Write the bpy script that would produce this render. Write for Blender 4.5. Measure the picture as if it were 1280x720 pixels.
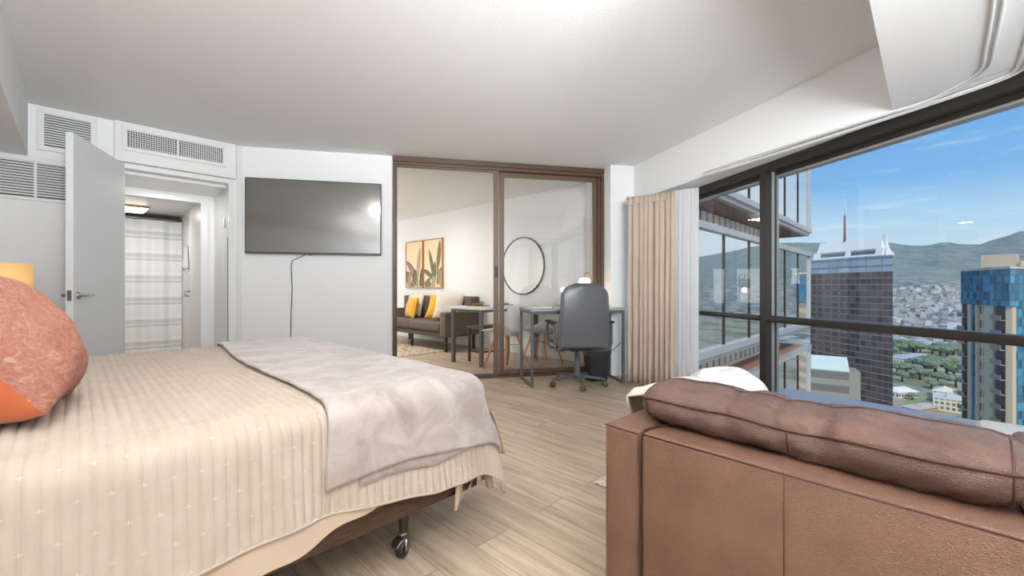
import bpy, bmesh, math, random
from mathutils import Vector, Matrix, noise
random.seed(7)
R = math.radians
# ------------------------------------------------------------------ camera, sky, lights
scene = bpy.context.scene
for o in list(bpy.data.objects): bpy.data.objects.remove(o)
col = scene.collection
cam_d = bpy.data.cameras.new('camera'); cam = bpy.data.objects.new('camera', cam_d); col.objects.link(cam)
cam.location = (0, 0, 1.0); cam.rotation_euler = (R(90), 0, 0)
cam_d.sensor_width = 36; cam_d.lens = 36*533/1280; cam_d.clip_start = .02; cam_d.clip_end = 20000
scene.camera = cam
vs = scene.view_settings
vs.view_transform = 'Standard'; vs.look = 'None'; vs.exposure = 0.25; vs.gamma = 1; vs.use_curve_mapping = False

AT = math.atan2(.2161, .976)            # bearing of the television wall
AB = math.atan2(.714, .70)              # bearing of the bed and the bathroom door wall
AS = math.atan2(-.736, .677)            # bearing of the armchair
def fr(a, u, v, z=0.0):
    return Vector((math.cos(a)*u-math.sin(a)*v, math.sin(a)*u+math.cos(a)*v, z))
def T(u, v, z=0.0): return fr(AT, u, v, z)
def B(u, v, z=0.0): return fr(AB, u, v, z)

world = bpy.data.worlds.new('sky'); scene.world = world; world.use_nodes = True
wn = world.node_tree.nodes; wl = world.node_tree.links; wn.clear()
wo = wn.new('ShaderNodeOutputWorld'); bg = wn.new('ShaderNodeBackground'); bg.inputs['Strength'].default_value = .84
tc = wn.new('ShaderNodeTexCoord'); sp = wn.new('ShaderNodeSeparateXYZ'); wl.new(tc.outputs['Generated'], sp.inputs[0])
rp = wn.new('ShaderNodeValToRGB'); wl.new(sp.outputs['Z'], rp.inputs[0])
e = rp.color_ramp.elements
e[0].position = 0.0; e[0].color = (.56, .66, .74, 1)
e[1].position = 1.0; e[1].color = (.30, .50, .80, 1)
for p, c in ((.045, (.64, .78, .88, 1)), (.12, (.46, .70, .92, 1)), (.19, (.22, .50, .88, 1)), (.35, (.11, .35, .80, 1))):
    x = e.new(p); x.color = c
mp = wn.new('ShaderNodeMapping'); mp.inputs['Scale'].default_value = (2.2, 2.2, 16); wl.new(tc.outputs['Generated'], mp.inputs[0])
nz = wn.new('ShaderNodeTexNoise'); nz.inputs['Scale'].default_value = 2.2; nz.inputs['Detail'].default_value = 8; nz.inputs['Roughness'].default_value = .62
wl.new(mp.outputs[0], nz.inputs['Vector'])
cr = wn.new('ShaderNodeValToRGB'); cr.color_ramp.elements[0].position = .55; cr.color_ramp.elements[1].position = .78; wl.new(nz.outputs['Fac'], cr.inputs[0])
mr = wn.new('ShaderNodeMapRange'); mr.inputs[1].default_value = .40; mr.inputs[2].default_value = .08; mr.inputs[3].default_value = .55; mr.inputs[4].default_value = .9
wl.new(sp.outputs['Z'], mr.inputs[0])
mm = wn.new('ShaderNodeMath'); mm.operation = 'MULTIPLY'; wl.new(cr.outputs[0], mm.inputs[0]); wl.new(mr.outputs[0], mm.inputs[1])
az = wn.new('ShaderNodeMath'); az.operation = 'SUBTRACT'; wl.new(sp.outputs['X'], az.inputs[0]); wl.new(sp.outputs['Y'], az.inputs[1])
ar = wn.new('ShaderNodeMapRange'); ar.interpolation_type = 'SMOOTHSTEP'; ar.inputs[1].default_value = .14; ar.inputs[2].default_value = .32; ar.inputs[3].default_value = 0; ar.inputs[4].default_value = .82
wl.new(az.outputs[0], ar.inputs[0]); m2 = wn.new('ShaderNodeMath'); m2.operation = 'MAXIMUM'; wl.new(mm.outputs[0], m2.inputs[0]); wl.new(ar.outputs[0], m2.inputs[1]); mm = m2
mx = wn.new('ShaderNodeMixRGB'); mx.inputs[2].default_value = (.80, .88, .94, 1); wl.new(mm.outputs[0], mx.inputs[0]); wl.new(rp.outputs[0], mx.inputs[1])
wl.new(mx.outputs[0], bg.inputs[0]); wl.new(bg.outputs[0], wo.inputs[0])

def light(name, kind, loc, energy, color=(1, 1, 1), size=1.0, size_y=None, aim=None, radius=.1):
    d = bpy.data.lights.new(name, kind); d.energy = energy; d.color = color
    if kind == 'AREA':
        d.shape = 'RECTANGLE'; d.size = size; d.size_y = size_y or size
    elif kind in ('POINT', 'SPOT'): d.shadow_soft_size = radius
    o = bpy.data.objects.new(name, d); col.objects.link(o); o.location = loc
    if aim is not None: o.rotation_euler = (Vector(aim)-Vector(loc)).to_track_quat('-Z', 'Y').to_euler()
    return o
sun = light('sun', 'SUN', (0, 0, 50), 1.8, (1, .95, .88)); sun.data.angle = R(6)
sun.rotation_euler = Vector((.24, .78, -.6)).to_track_quat('-Z', 'Y').to_euler()
# unseen fill lights, added out of frame to brighten the room
def toward(p, a, tilt, r=3.0): return Vector(p)+fr(a, math.cos(R(tilt))*r, 0, math.sin(R(tilt))*r)
LC = (.91, .955, 1)
light('room_fill_up', 'AREA', B(-.1, -1.15, 1.45), 40, LC, 1.4, 1.4, B(.05, -.75, 2.9))
light('bed_top_fill', 'AREA', B(.22, 1.47, 2.385), 11, (1, .94, .86), .34, .34, B(.22, 1.47, 0))  # unseen, added over the bed to brighten its top
def spot(name, p, a, tilt, cone, energy, r=.25):
    o = light(name, 'SPOT', p, energy, LC, radius=r, aim=toward(p, a, tilt)); o.data.spot_size = R(cone); o.data.spot_blend = 1.0; return o
spot('fill_spot_left', B(.0, -1.2, 1.75), AB+R(90), 33, 108, 520)  # added spots without fixtures, aimed above the bed at walls and ceiling
spot('fill_spot_centre', B(.3, -1.2, 1.75), AB+R(60), 22, 100, 235)
spot('fill_spot_right', B(.0, -.75, 1.45), AB+R(30), 17, 92, 330)
light('window_side_fill', 'AREA', T(2.66, .15, 1.25), 4, (.94, .97, 1), 2.2, 1.5, T(0, 1.0, 1.7))  # added fill inside the glass, out of view, in place of daylight

# ------------------------------------------------------------------ materials
def mat(name, color=(.8, .8, .8), rough=.5, metal=0.0, spec=.5, **kw):
    m = bpy.data.materials.new(name); m.use_nodes = True
    b = m.node_tree.nodes['Principled BSDF']
    b.inputs['Base Color'].default_value = (*color, 1); b.inputs['Roughness'].default_value = rough
    b.inputs['Metallic'].default_value = metal; b.inputs['Specular IOR Level'].default_value = spec
    for k, v in kw.items(): b.inputs[k.replace('_', ' ')].default_value = v
    return m
def srgb(r, g, b):
    f = lambda c: (c/255)/12.92 if c/255 <= .04045 else (((c/255)+.055)/1.055)**2.4
    return (f(r), f(g), f(b))
def nd(m, t): return m.node_tree.nodes.new(t)
def lk(m, a, b): m.node_tree.links.new(a, b)
def bsdf(m): return m.node_tree.nodes['Principled BSDF']
def coord(m, kind='Object', scale=(1, 1, 1), rot=(0, 0, 0)):
    t = nd(m, 'ShaderNodeTexCoord'); p = nd(m, 'ShaderNodeMapping'); p.inputs['Scale'].default_value = scale
    p.inputs['Rotation'].default_value = rot
    lk(m, t.outputs[kind], p.inputs[0]); return p.outputs[0]
def mixnoise(m, c1, c2, scale=5, detail=4, lo=.4, hi=.6, vec=None, rough=.5, dist=0.0):
    n = nd(m, 'ShaderNodeTexNoise'); n.inputs['Scale'].default_value = scale; n.inputs['Detail'].default_value = detail
    n.inputs['Roughness'].default_value = rough; n.inputs['Distortion'].default_value = dist
    lk(m, vec if vec is not None else coord(m), n.inputs['Vector'])
    r = nd(m, 'ShaderNodeValToRGB'); r.color_ramp.elements[0].position = lo; r.color_ramp.elements[1].position = hi
    r.color_ramp.elements[0].color = (*c1, 1); r.color_ramp.elements[1].color = (*c2, 1)
    lk(m, n.outputs['Fac'], r.inputs[0]); lk(m, r.outputs[0], bsdf(m).inputs['Base Color'])
    return n, r
def bump(m, out, strength=.3, dist=.01, prev=None):
    b = nd(m, 'ShaderNodeBump'); b.inputs['Strength'].default_value = strength; b.inputs['Distance'].default_value = dist
    lk(m, out, b.inputs['Height'])
    if prev is not None: lk(m, prev, b.inputs['Normal'])
    lk(m, b.outputs[0], bsdf(m).inputs['Normal']); return b.outputs[0]
def noisebump(m, scale, strength, dist, detail=3, kind='Object', sc=(1, 1, 1)):
    n = nd(m, 'ShaderNodeTexNoise'); n.inputs['Scale'].default_value = scale; n.inputs['Detail'].default_value = detail
    lk(m, coord(m, kind, sc), n.inputs['Vector']); return bump(m, n.outputs['Fac'], strength, dist)
def emis(name, color, strength, base=(1, 1, 1)):
    m = mat(name, base, .5); bsdf(m).inputs['Emission Color'].default_value = (*color, 1); bsdf(m).inputs['Emission Strength'].default_value = strength
    return m
def glass_mat(name, tint=(.97, .98, .98), refl=.06, power=1.0, rough=.0):
    m = bpy.data.materials.new(name); m.use_nodes = True; m.node_tree.nodes.clear()
    o = nd(m, 'ShaderNodeOutputMaterial'); t = nd(m, 'ShaderNodeBsdfTransparent'); t.inputs[0].default_value = (*tint, 1)
    g = nd(m, 'ShaderNodeBsdfGlossy'); g.inputs['Roughness'].default_value = rough
    lw = nd(m, 'ShaderNodeLayerWeight'); lw.inputs['Blend'].default_value = .5
    pw = nd(m, 'ShaderNodeMath'); pw.operation = 'POWER'; lk(m, lw.outputs['Facing'], pw.inputs[0]); pw.inputs[1].default_value = 4.5
    f = nd(m, 'ShaderNodeMath'); f.operation = 'MULTIPLY_ADD'; lk(m, pw.outputs[0], f.inputs[0]); f.inputs[1].default_value = 1-refl; f.inputs[2].default_value = refl
    x = nd(m, 'ShaderNodeMixShader'); lk(m, f.outputs[0], x.inputs[0]); lk(m, t.outputs[0], x.inputs[1]); lk(m, g.outputs[0], x.inputs[2])
    lk(m, x.outputs[0], o.inputs[0]); return m

M = {}
M['wall'] = mat('painted_wall', (.87, .87, .865), .6, spec=.3); noisebump(M['wall'], 90, .08, .002)
M['white_gloss'] = mat('white_gloss_paint', (.80, .80, .79), .3)
M['soffit'] = mat('smooth_white_soffit', (.86, .86, .855), .5)
M['door_paint'] = mat('grey_white_door_paint', (.74, .76, .78), .55)
M['ceiling'] = mat('textured_ceiling', (.88, .88, .87), .8, spec=.2)
def _c():
    m = M['ceiling']; n = nd(m, 'ShaderNodeTexNoise'); n.inputs['Scale'].default_value = 75; n.inputs['Detail'].default_value = 4; n.inputs['Roughness'].default_value = .7
    lk(m, coord(m), n.inputs['Vector']); bump(m, n.outputs['Fac'], .32, .02)
_c()
def floor_mat():
    m = mat('oak_plank_floor', (.6, .5, .4), .38)
    v = coord(m, 'Object', (1, 1, 1), (0, 0, 0))
    br = nd(m, 'ShaderNodeTexBrick'); br.offset = .37; br.inputs['Scale'].default_value = 1
    br.inputs['Brick Width'].default_value = 1.25; br.inputs['Row Height'].default_value = .18; br.inputs['Mortar Size'].default_value = .0012
    br.inputs['Color1'].default_value = (.0, .0, .0, 1); br.inputs['Color2'].default_value = (1, 1, 1, 1); br.inputs['Mortar'].default_value = (.5, .5, .5, 1)
    lk(m, v, br.inputs['Vector'])
    # every plank shifts the grain
    ad = nd(m, 'ShaderNodeVectorMath'); ad.operation = 'MULTIPLY_ADD'; lk(m, br.outputs['Color'], ad.inputs[0]); ad.inputs[1].default_value = (3.1, 7.3, 2.2)
    lk(m, v, ad.inputs[2])
    mp = nd(m, 'ShaderNodeMapping'); mp.inputs['Scale'].default_value = (1.3, 16, 1); lk(m, ad.outputs[0], mp.inputs[0])
    n1 = nd(m, 'ShaderNodeTexNoise'); n1.inputs['Scale'].default_value = 1.6; n1.inputs['Detail'].default_value = 7; n1.inputs['Roughness'].default_value = .62; n1.inputs['Distortion'].default_value = .35
    lk(m, mp.outputs[0], n1.inputs['Vector'])
    r = nd(m, 'ShaderNodeValToRGB'); es = r.color_ramp.elements
    es[0].position = .30; es[0].color = (*srgb(158, 134, 112), 1); es[1].position = .72; es[1].color = (*srgb(216, 197, 174), 1)
    x = es.new(.43); x.color = (*srgb(184, 162, 138), 1); x = es.new(.54); x.color = (*srgb(200, 179, 155), 1)
    lk(m, n1.outputs['Fac'], r.inputs[0])
    n2 = nd(m, 'ShaderNodeTexNoise'); n2.inputs['Scale'].default_value = 1.0; n2.inputs['Detail'].default_value = 2
    lk(m, ad.outputs[0], n2.inputs['Vector'])
    mr = nd(m, 'ShaderNodeMapRange'); mr.inputs[1].default_value = .3; mr.inputs[2].default_value = .7; mr.inputs[3].default_value = .88; mr.inputs[4].default_value = 1.08
    lk(m, n2.outputs['Fac'], mr.inputs[0])
    mu = nd(m, 'ShaderNodeVectorMath'); mu.operation = 'MULTIPLY'; lk(m, r.outputs[0], mu.inputs[0]); lk(m, mr.outputs[0], mu.inputs[1])
    mo = nd(m, 'ShaderNodeMixRGB'); lk(m, br.outputs['Fac'], mo.inputs[0]); lk(m, mu.outputs[0], mo.inputs[1]); mo.inputs[2].default_value = (*srgb(120, 98, 78), 1)
    lk(m, mo.outputs[0], bsdf(m).inputs['Base Color']); bump(m, n1.outputs['Fac'], .08, .002)
    return m
M['floor'] = floor_mat()
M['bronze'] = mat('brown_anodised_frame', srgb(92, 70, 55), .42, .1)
M['bronze_lit'] = mat('brown_anodised_panel_frame', srgb(108, 86, 71), .4, .1)  # frame brown lightened for the panels, lit tone put into the colour
M['dark_frame'] = mat('dark_bronze_window_frame', srgb(52, 46, 42), .4, .3)
M['alu_frame'] = mat('grey_aluminium_frame', srgb(150, 150, 148), .4, .3)
M['pane'] = glass_mat('window_glass', (.97, .985, .985), .055)
M['door_glass'] = glass_mat('sliding_door_glass', (.93, .945, .94), .15)
M['chrome'] = mat('brushed_nickel', (.55, .53, .51), .25, 1)
M['black_gloss'] = mat('television_screen', (.050, .044, .040), .13, spec=1.0); bsdf(M['black_gloss']).inputs['IOR'].default_value = 2.3
M['black_plastic'] = mat('black_plastic', (.02, .02, .021), .45)
M['dark_grey'] = mat('dark_grey_metal', srgb(90, 92, 96), .45, .0)
M['grille'] = mat('white_grille', (.78, .78, .76), .45)
M['dark_void'] = mat('dark_duct', (.05, .05, .05), .9)

# quilt: uv carries metres along and down the cloth
def quilt_mat():
    m = mat('quilted_cotton', srgb(222, 203, 182), .85, spec=.15)
    m.node_tree.nodes['Principled BSDF'].inputs['Sheen Weight'].default_value = .15
    uv = nd(m, 'ShaderNodeUVMap'); s = nd(m, 'ShaderNodeSeparateXYZ'); lk(m, uv.outputs[0], s.inputs[0])
    def math_(op, a, b=None, c=None):
        n = nd(m, 'ShaderNodeMath'); n.operation = op
        for i, q in enumerate((a, b, c)):
            if q is None: continue
            if isinstance(q, (int, float)): n.inputs[i].default_value = q
            else: lk(m, q, n.inputs[i])
        return n.outputs[0]
    P = .027
    u = math_('DIVIDE', s.outputs[0], 2*P); v = math_('DIVIDE', s.outputs[1], .075)
    row = math_('FLOOR', v); par = math_('MODULO', math_('ABSOLUTE', row), 2)
    u2 = math_('ADD', u, math_('MULTIPLY', par, .5))
    fu = math_('SUBTRACT', math_('FRACT', math_('ADD', u2, .5)), .5); fv = math_('SUBTRACT', math_('FRACT', v), .5)
    du = math_('MULTIPLY', math_('ABSOLUTE', fu), 2*P); dv = math_('MULTIPLY', math_('ABSOLUTE', fv), .075)
    bar1 = math_('MULTIPLY', math_('LESS_THAN', du, .0065), math_('LESS_THAN', dv, .0011))
    bar2 = math_('MULTIPLY', math_('LESS_THAN', dv, .005), math_('LESS_THAN', du, .0011))
    st = math_('MAXIMUM', bar1, bar2)
    n = nd(m, 'ShaderNodeTexNoise'); n.inputs['Scale'].default_value = 9; n.inputs['Detail'].default_value = 5; lk(m, uv.outputs[0], n.inputs['Vector'])
    r = nd(m, 'ShaderNodeValToRGB'); r.color_ramp.elements[0].position = .3; r.color_ramp.elements[1].position = .7
    r.color_ramp.elements[0].color = (*srgb(190, 174, 158), 1); r.color_ramp.elements[1].color = (*srgb(201, 187, 172), 1); lk(m, n.outputs['Fac'], r.inputs[0])
    x = nd(m, 'ShaderNodeMixRGB'); lk(m, st, x.inputs[0]); lk(m, r.outputs[0], x.inputs[1]); x.inputs[2].default_value = (*srgb(213, 199, 184), 1)
    lk(m, x.outputs[0], bsdf(m).inputs['Base Color'])
    n2 = nd(m, 'ShaderNodeTexNoise'); n2.inputs['Scale'].default_value = 160; n2.inputs['Detail'].default_value = 3; lk(m, uv.outputs[0], n2.inputs['Vector'])
    mp = nd(m, 'ShaderNodeMapping'); mp.inputs['Scale'].default_value = (1, .25, 1); lk(m, uv.outputs[0], mp.inputs[0])
    n3 = nd(m, 'ShaderNodeTexNoise'); n3.inputs['Scale'].default_value = 60; n3.inputs['Detail'].default_value = 3; lk(m, mp.outputs[0], n3.inputs['Vector'])
    b1 = bump(m, n2.outputs['Fac'], .25, .002); bump(m, n3.outputs['Fac'], .35, .004, b1)
    return m
M['quilt'] = quilt_mat()
M['throw'] = mat('grey_beige_plush', srgb(205, 192, 182), .75, spec=.2); bsdf(M['throw']).inputs['Sheen Weight'].default_value = .5
mixnoise(M['throw'], srgb(168, 155, 148), srgb(196, 185, 179), 7, 6, .38, .62, rough=.6, dist=.8); noisebump(M['throw'], 35, .35, .006)
M['sheet'] = mat('cream_sheet', srgb(206, 184, 162), .8, spec=.2); noisebump(M['sheet'], 12, .3, .01)
M['mattress'] = mat('white_mattress', srgb(225, 218, 208), .9)
M['bed_frame'] = mat('dark_walnut_bed_frame', srgb(70, 50, 38), .45); mixnoise(M['bed_frame'], srgb(56, 38, 28), srgb(86, 62, 46), 20, 4, vec=coord(M['bed_frame'], 'Object', (1, 12, 12)))
M['headboard'] = mat('beige_headboard', srgb(170, 150, 130), .8)
def fuzzy(name, a, b, c):
    m = mat(name, a, .9, spec=.1); bsdf(m).inputs['Sheen Weight'].default_value = .3
    n, r = mixnoise(m, a, b, 30, 10, .40, .54, rough=.8, dist=2.4); x = r.color_ramp.elements.new(.62); x.color = (*c, 1)
    bump(m, n.outputs['Fac'], 1.0, .02); return m
M['coral'] = fuzzy('coral_crushed_chenille', srgb(214, 122, 94), srgb(234, 154, 124), srgb(248, 200, 170))
M['rust'] = mat('rust_velvet', srgb(200, 104, 62), .7, spec=.2); bsdf(M['rust']).inputs['Sheen Weight'].default_value = .4; noisebump(M['rust'], 14, .3, .01)
def leather(name, a, b):
    m = mat(name, a, .36, spec=.5)
    n, r = mixnoise(m, a, b, 7, 4, .35, .65)
    v = nd(m, 'ShaderNodeTexVoronoi'); v.inputs['Scale'].default_value = 230; v.feature = 'DISTANCE_TO_EDGE'; v.inputs['Randomness'].default_value = .9
    lk(m, coord(m), v.inputs['Vector'])
    rr = nd(m, 'ShaderNodeValToRGB'); rr.color_ramp.elements[1].position = .22; lk(m, v.outputs['Distance'], rr.inputs[0])
    n2 = nd(m, 'ShaderNodeTexNoise'); n2.inputs['Scale'].default_value = 14; n2.inputs['Detail'].default_value = 5; lk(m, coord(m), n2.inputs['Vector'])
    b1 = bump(m, rr.outputs[0], .55, .0022); bump(m, n2.outputs['Fac'], .45, .012, b1)
    return m
M['leather'] = leather('brown_leather', srgb(114, 82, 65), srgb(126, 92, 74))
M['leather_dark'] = leather('darker_brown_leather', srgb(98, 72, 62), srgb(114, 86, 74)); bsdf(M['leather_dark']).inputs['Roughness'].default_value = .25
M['piping'] = mat('dark_brown_piping', srgb(72, 40, 30), .45)
M['office_leather'] = mat('grey_office_leather', srgb(92, 93, 97), .34); noisebump(M['office_leather'], 6, .12, .02)
M['bin'] = mat('charcoal_bin', srgb(62, 66, 72), .5)
M['liner'] = glass_mat('clear_bin_liner', (.75, .78, .8), .12, rough=.2)
def cloth(name, a, b, sc=(60, 60, 3), s=.2):
    m = mat(name, a, .85, spec=.15); mixnoise(m, a, b, 3, 4, .35, .65, vec=coord(m, 'Object', sc)); return m
M['curtain'] = cloth('beige_curtain', srgb(192, 175, 158), srgb(198, 182, 165), (2, 2, 1))
def sheer_mat():
    m = mat('white_sheer', (.95, .95, .95), .8); b = bsdf(m)
    t = nd(m, 'ShaderNodeBsdfTransparent'); x = nd(m, 'ShaderNodeMixShader'); x.inputs[0].default_value = .93
    tl = nd(m, 'ShaderNodeBsdfTranslucent'); tl.inputs[0].default_value = (.9, .9, .9, 1)
    y = nd(m, 'ShaderNodeMixShader'); y.inputs[0].default_value = .5; lk(m, b.outputs[0], y.inputs[1]); lk(m, tl.outputs[0], y.inputs[2])
    o = m.node_tree.nodes['Material Output']; lk(m, t.outputs[0], x.inputs[1]); lk(m, y.outputs[0], x.inputs[2]); lk(m, x.outputs[0], o.inputs[0]); return m
M['sheer'] = sheer_mat()
M['white_fabric'] = mat('white_woven_fabric', (.6, .6, .59), .85); noisebump(M['white_fabric'], 120, .4, .004)
M['cream_fabric'] = mat('cream_fabric', srgb(226, 214, 198), .85); noisebump(M['cream_fabric'], 60, .5, .006)
M['rug_white'] = mat('ivory_rug', srgb(214, 204, 188), .95)
_n, _r = mixnoise(M['rug_white'], srgb(190, 178, 160), srgb(228, 220, 206), 60, 3); bump(M['rug_white'], _n.outputs['Fac'], .6, .01)
M['sofa_grey'] = mat('grey_brown_upholstery', srgb(104, 92, 82), .85); noisebump(M['sofa_grey'], 200, .3, .002)
M['sofa_leg'] = mat('dark_wood_leg', srgb(54, 46, 42), .5)
M['yellow'] = mat('mustard_velvet', srgb(226, 168, 28), .7); bsdf(M['yellow']).inputs['Sheen Weight'].default_value = .4; noisebump(M['yellow'], 12, .35, .01)
M['wood_orange'] = mat('beech_leg', srgb(214, 140, 84), .45)
M['white_plastic'] = mat('white_moulded_plastic', (.86, .86, .85), .3)
M['table_white'] = mat('white_laminate', (.83, .83, .81), .35)
M['placemat'] = mat('woven_brown_placemat', srgb(140, 112, 88), .8)
M['mirror'] = mat('mirror_glass', (.9, .92, .92), .01, 1.0)
M['black_metal'] = mat('black_metal', (.03, .03, .03), .4, .5)
M['art_frame'] = mat('oak_picture_frame', srgb(178, 124, 66), .5)
M['art_paper'] = mat('cream_print_paper', srgb(244, 218, 178), .6)
M['leaf_brown'] = mat('printed_leaf_brown', srgb(128, 110, 84), .6); M['leaf_green'] = mat('printed_leaf_green', srgb(104, 112, 76), .6); M['leaf_pale'] = mat('printed_leaf_pale', srgb(176, 164, 126), .6)
M['shade'] = emis('warm_lampshade', srgb(255, 196, 116), .42, srgb(214, 176, 124))
M['shade_desk'] = emis('white_glass_shade', srgb(255, 226, 190), .55)
M['bulb'] = emis('warm_bulb', (1, .8, .55), 8)
M['diffuser'] = emis('lamp_diffuser', (1, .93, .8), 3.2)
M['brass'] = mat('brass', srgb(190, 150, 90), .3, 1)
M['tile'] = mat('white_tile', (.82, .82, .82), .15)
M['hinge'] = mat('steel_hinge', (.30, .29, .28), .35, .9)
def shower_mat():
    m = mat('striped_shower_curtain', (.85, .85, .84), .8)
    t = nd(m, 'ShaderNodeTexCoord'); s = nd(m, 'ShaderNodeSeparateXYZ'); lk(m, t.outputs['Object'], s.inputs[0])
    r = nd(m, 'ShaderNodeValToRGB'); r.color_ramp.interpolation = 'CONSTANT'; es = r.color_ramp.elements
    f = nd(m, 'ShaderNodeMath'); f.operation = 'FRACT'; dv = nd(m, 'ShaderNodeMath'); dv.operation = 'DIVIDE'; dv.inputs[1].default_value = .30
    lk(m, s.outputs['Z'], dv.inputs[0]); lk(m, dv.outputs[0], f.inputs[0]); lk(m, f.outputs[0], r.inputs[0])
    W = (.88, .88, .87, 1); G = (.66, .67, .66, 1); L = (.78, .785, .78, 1)
    es[0].position = 0; es[0].color = W; es[1].position = .09; es[1].color = L
    for p, c in ((.13, W), (.2, L), (.24, W), (.31, L), (.35, W), (.42, L), (.46, W), (.56, G), (.68, W), (.73, G), (.90, W)):
        x = es.new(p); x.color = c
    lk(m, r.outputs[0], bsdf(m).inputs['Base Color']); return m
M['shower'] = shower_mat()

# ------------------------------------------------------------------ mesh helpers
class MB:
    def __init__(s): s.v = []; s.f = []; s.sm = []; s.uv = None
    def add(s, vs, fs, smooth=False):
        n = len(s.v); s.v += [Vector(q) for q in vs]; s.f += [[i+n for i in f] for f in fs]; s.sm += [smooth]*len(fs); return s
    def box(s, x0, x1, y0, y1, z0, z1, rz=0, piv=None):
        P = [Vector((x, y, z)) for z in (z0, z1) for x, y in ((x0, y0), (x1, y0), (x1, y1), (x0, y1))]
        if rz:
            c = Vector(piv) if piv else Vector(((x0+x1)/2, (y0+y1)/2, 0)); Mx = Matrix.Rotation(rz, 3, 'Z'); P = [Mx @ (p-c)+c for p in P]
        return s.add(P, [(3, 2, 1, 0), (4, 5, 6, 7), (0, 1, 5, 4), (1, 2, 6, 5), (2, 3, 7, 6), (3, 0, 4, 7)])
    def prism(s, poly, z0, z1):
        n = len(poly); a = sum(poly[i][0]*poly[(i+1) % n][1]-poly[(i+1) % n][0]*poly[i][1] for i in range(n))
        if a < 0: poly = list(reversed(poly))
        P = [(p[0], p[1], z0) for p in poly]+[(p[0], p[1], z1) for p in poly]
        return s.add(P, [tuple(range(n-1, -1, -1)), tuple(range(n, 2*n))]+[(i, (i+1) % n, (i+1) % n+n, i+n) for i in range(n)])
    def bar(s, p, q, w, h, up=(0, 0, 1)):
        p = Vector(p); q = Vector(q); d = (q-p).normalized(); u = Vector(up)
        if abs(d.dot(u)) > .98: u = Vector((1, 0, 0))
        a = d.cross(u).normalized()*w/2; b = a.cross(d).normalized()*h/2
        P = [p-a-b, p+a-b, p+a+b, p-a+b, q-a-b, q+a-b, q+a+b, q-a+b]
        return s.add(P, [(0, 1, 2, 3), (7, 6, 5, 4), (4, 5, 1, 0), (5, 6, 2, 1), (6, 7, 3, 2), (7, 4, 0, 3)])
    def tube(s, pts, r, n=10, closed=False):
        pts = [Vector(p) for p in pts]; rs = r if isinstance(r, (list, tuple)) else [r]*len(pts)
        V = []; F = []; prev = None; L = len(pts)
        for i, p in enumerate(pts):
            if closed: d = (pts[(i+1) % L]-pts[i-1]).normalized()
            else: d = (pts[min(i+1, L-1)]-pts[max(i-1, 0)]).normalized()
            if prev is None:
                u = Vector((0, 0, 1)) if abs(d.z) < .9 else Vector((1, 0, 0)); a = d.cross(u).normalized()
            else: a = (prev-d*prev.dot(d)).normalized()
            prev = a; b = d.cross(a)
            for k in range(n):
                t = 2*math.pi*k/n; V.append(p+(a*math.cos(t)+b*math.sin(t))*rs[i])
        for i in range(L if closed else L-1):
            j = (i+1) % L
            for k in range(n): F.append((i*n+k, i*n+(k+1) % n, j*n+(k+1) % n, j*n+k))
        if not closed: F += [tuple(range(n-1, -1, -1)), tuple((L-1)*n+k for k in range(n))]
        return s.add(V, F, True)
    def lathe(s, prof, c=(0, 0, 0), n=28):
        V = []; F = []; L = len(prof); c = Vector(c)
        for r, z in prof:
            for k in range(n): t = 2*math.pi*k/n; V.append(c+Vector((r*math.cos(t), r*math.sin(t), z)))
        for i in range(L-1):
            for k in range(n): F.append((i*n+k, i*n+(k+1) % n, (i+1)*n+(k+1) % n, (i+1)*n+k))
        if prof[0][0] > 1e-5: F.append(tuple(range(n-1, -1, -1)))
        if prof[-1][0] > 1e-5: F.append(tuple((L-1)*n+k for k in range(n)))
        return s.add(V, F, True)
    def grid(s, fn, nu, nv, wu=False, uv=None):
        V = []; F = []; base = len(s.v); U = []
        for j in range(nv+1):
            for i in range(nu+(0 if wu else 1)):
                V.append(fn(i/nu, j/nv)); U.append(uv(i/nu, j/nv) if uv else (i/nu, j/nv))
        w = nu if wu else nu+1
        for j in range(nv):
            for i in range(nu):
                i2 = (i+1) % w if wu else i+1
                F.append((j*w+i, j*w+i2, (j+1)*w+i2, (j+1)*w+i))
        if uv: s.uv = (s.uv or {}); s.uv.update({base+k: U[k] for k in range(len(U))})
        return s.add(V, F, True)
    def xf(s, mx):
        s.v = [mx @ p for p in s.v]; return s
def obj(name, mb, m, parent=None, loc=None, rz=0, bevel=0, seg=2, solid=0, sub=0, smooth=None, flat=False):
    me = bpy.data.meshes.new(name); me.from_pydata([tuple(p) for p in mb.v], [], mb.f)
    if mb.uv is not None:
        ul = me.uv_layers.new(name='UVMap')
        for l in me.loops: ul.data[l.index].uv = mb.uv.get(l.vertex_index, (0, 0))
    for i, p in enumerate(me.polygons): p.use_smooth = mb.sm[i] if smooth is None else smooth
    if flat:
        for p in me.polygons: p.use_smooth = False
    me.materials.append(m if not isinstance(m, str) else M[m]); me.validate(); me.update()
    o = bpy.data.objects.new(name, me); col.objects.link(o)
    if parent is not None: o.parent = parent
    if loc is not None: o.location = loc
    o.rotation_euler.z = rz
    if solid: q = o.modifiers.new('solid', 'SOLIDIFY'); q.thickness = solid; q.offset = 0
    if bevel: q = o.modifiers.new('bevel', 'BEVEL'); q.width = bevel; q.segments = seg; q.limit_method = 'ANGLE'; q.harden_normals = False
    if sub: q = o.modifiers.new('sub', 'SUBSURF'); q.levels = q.render_levels = sub
    return o
def tag(o, label=None, cat=None, group=None, kind=None):
    if label: o['label'] = label
    if cat: o['category'] = cat
    if group: o['group'] = group
    if kind: o['kind'] = kind
    return o
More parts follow.
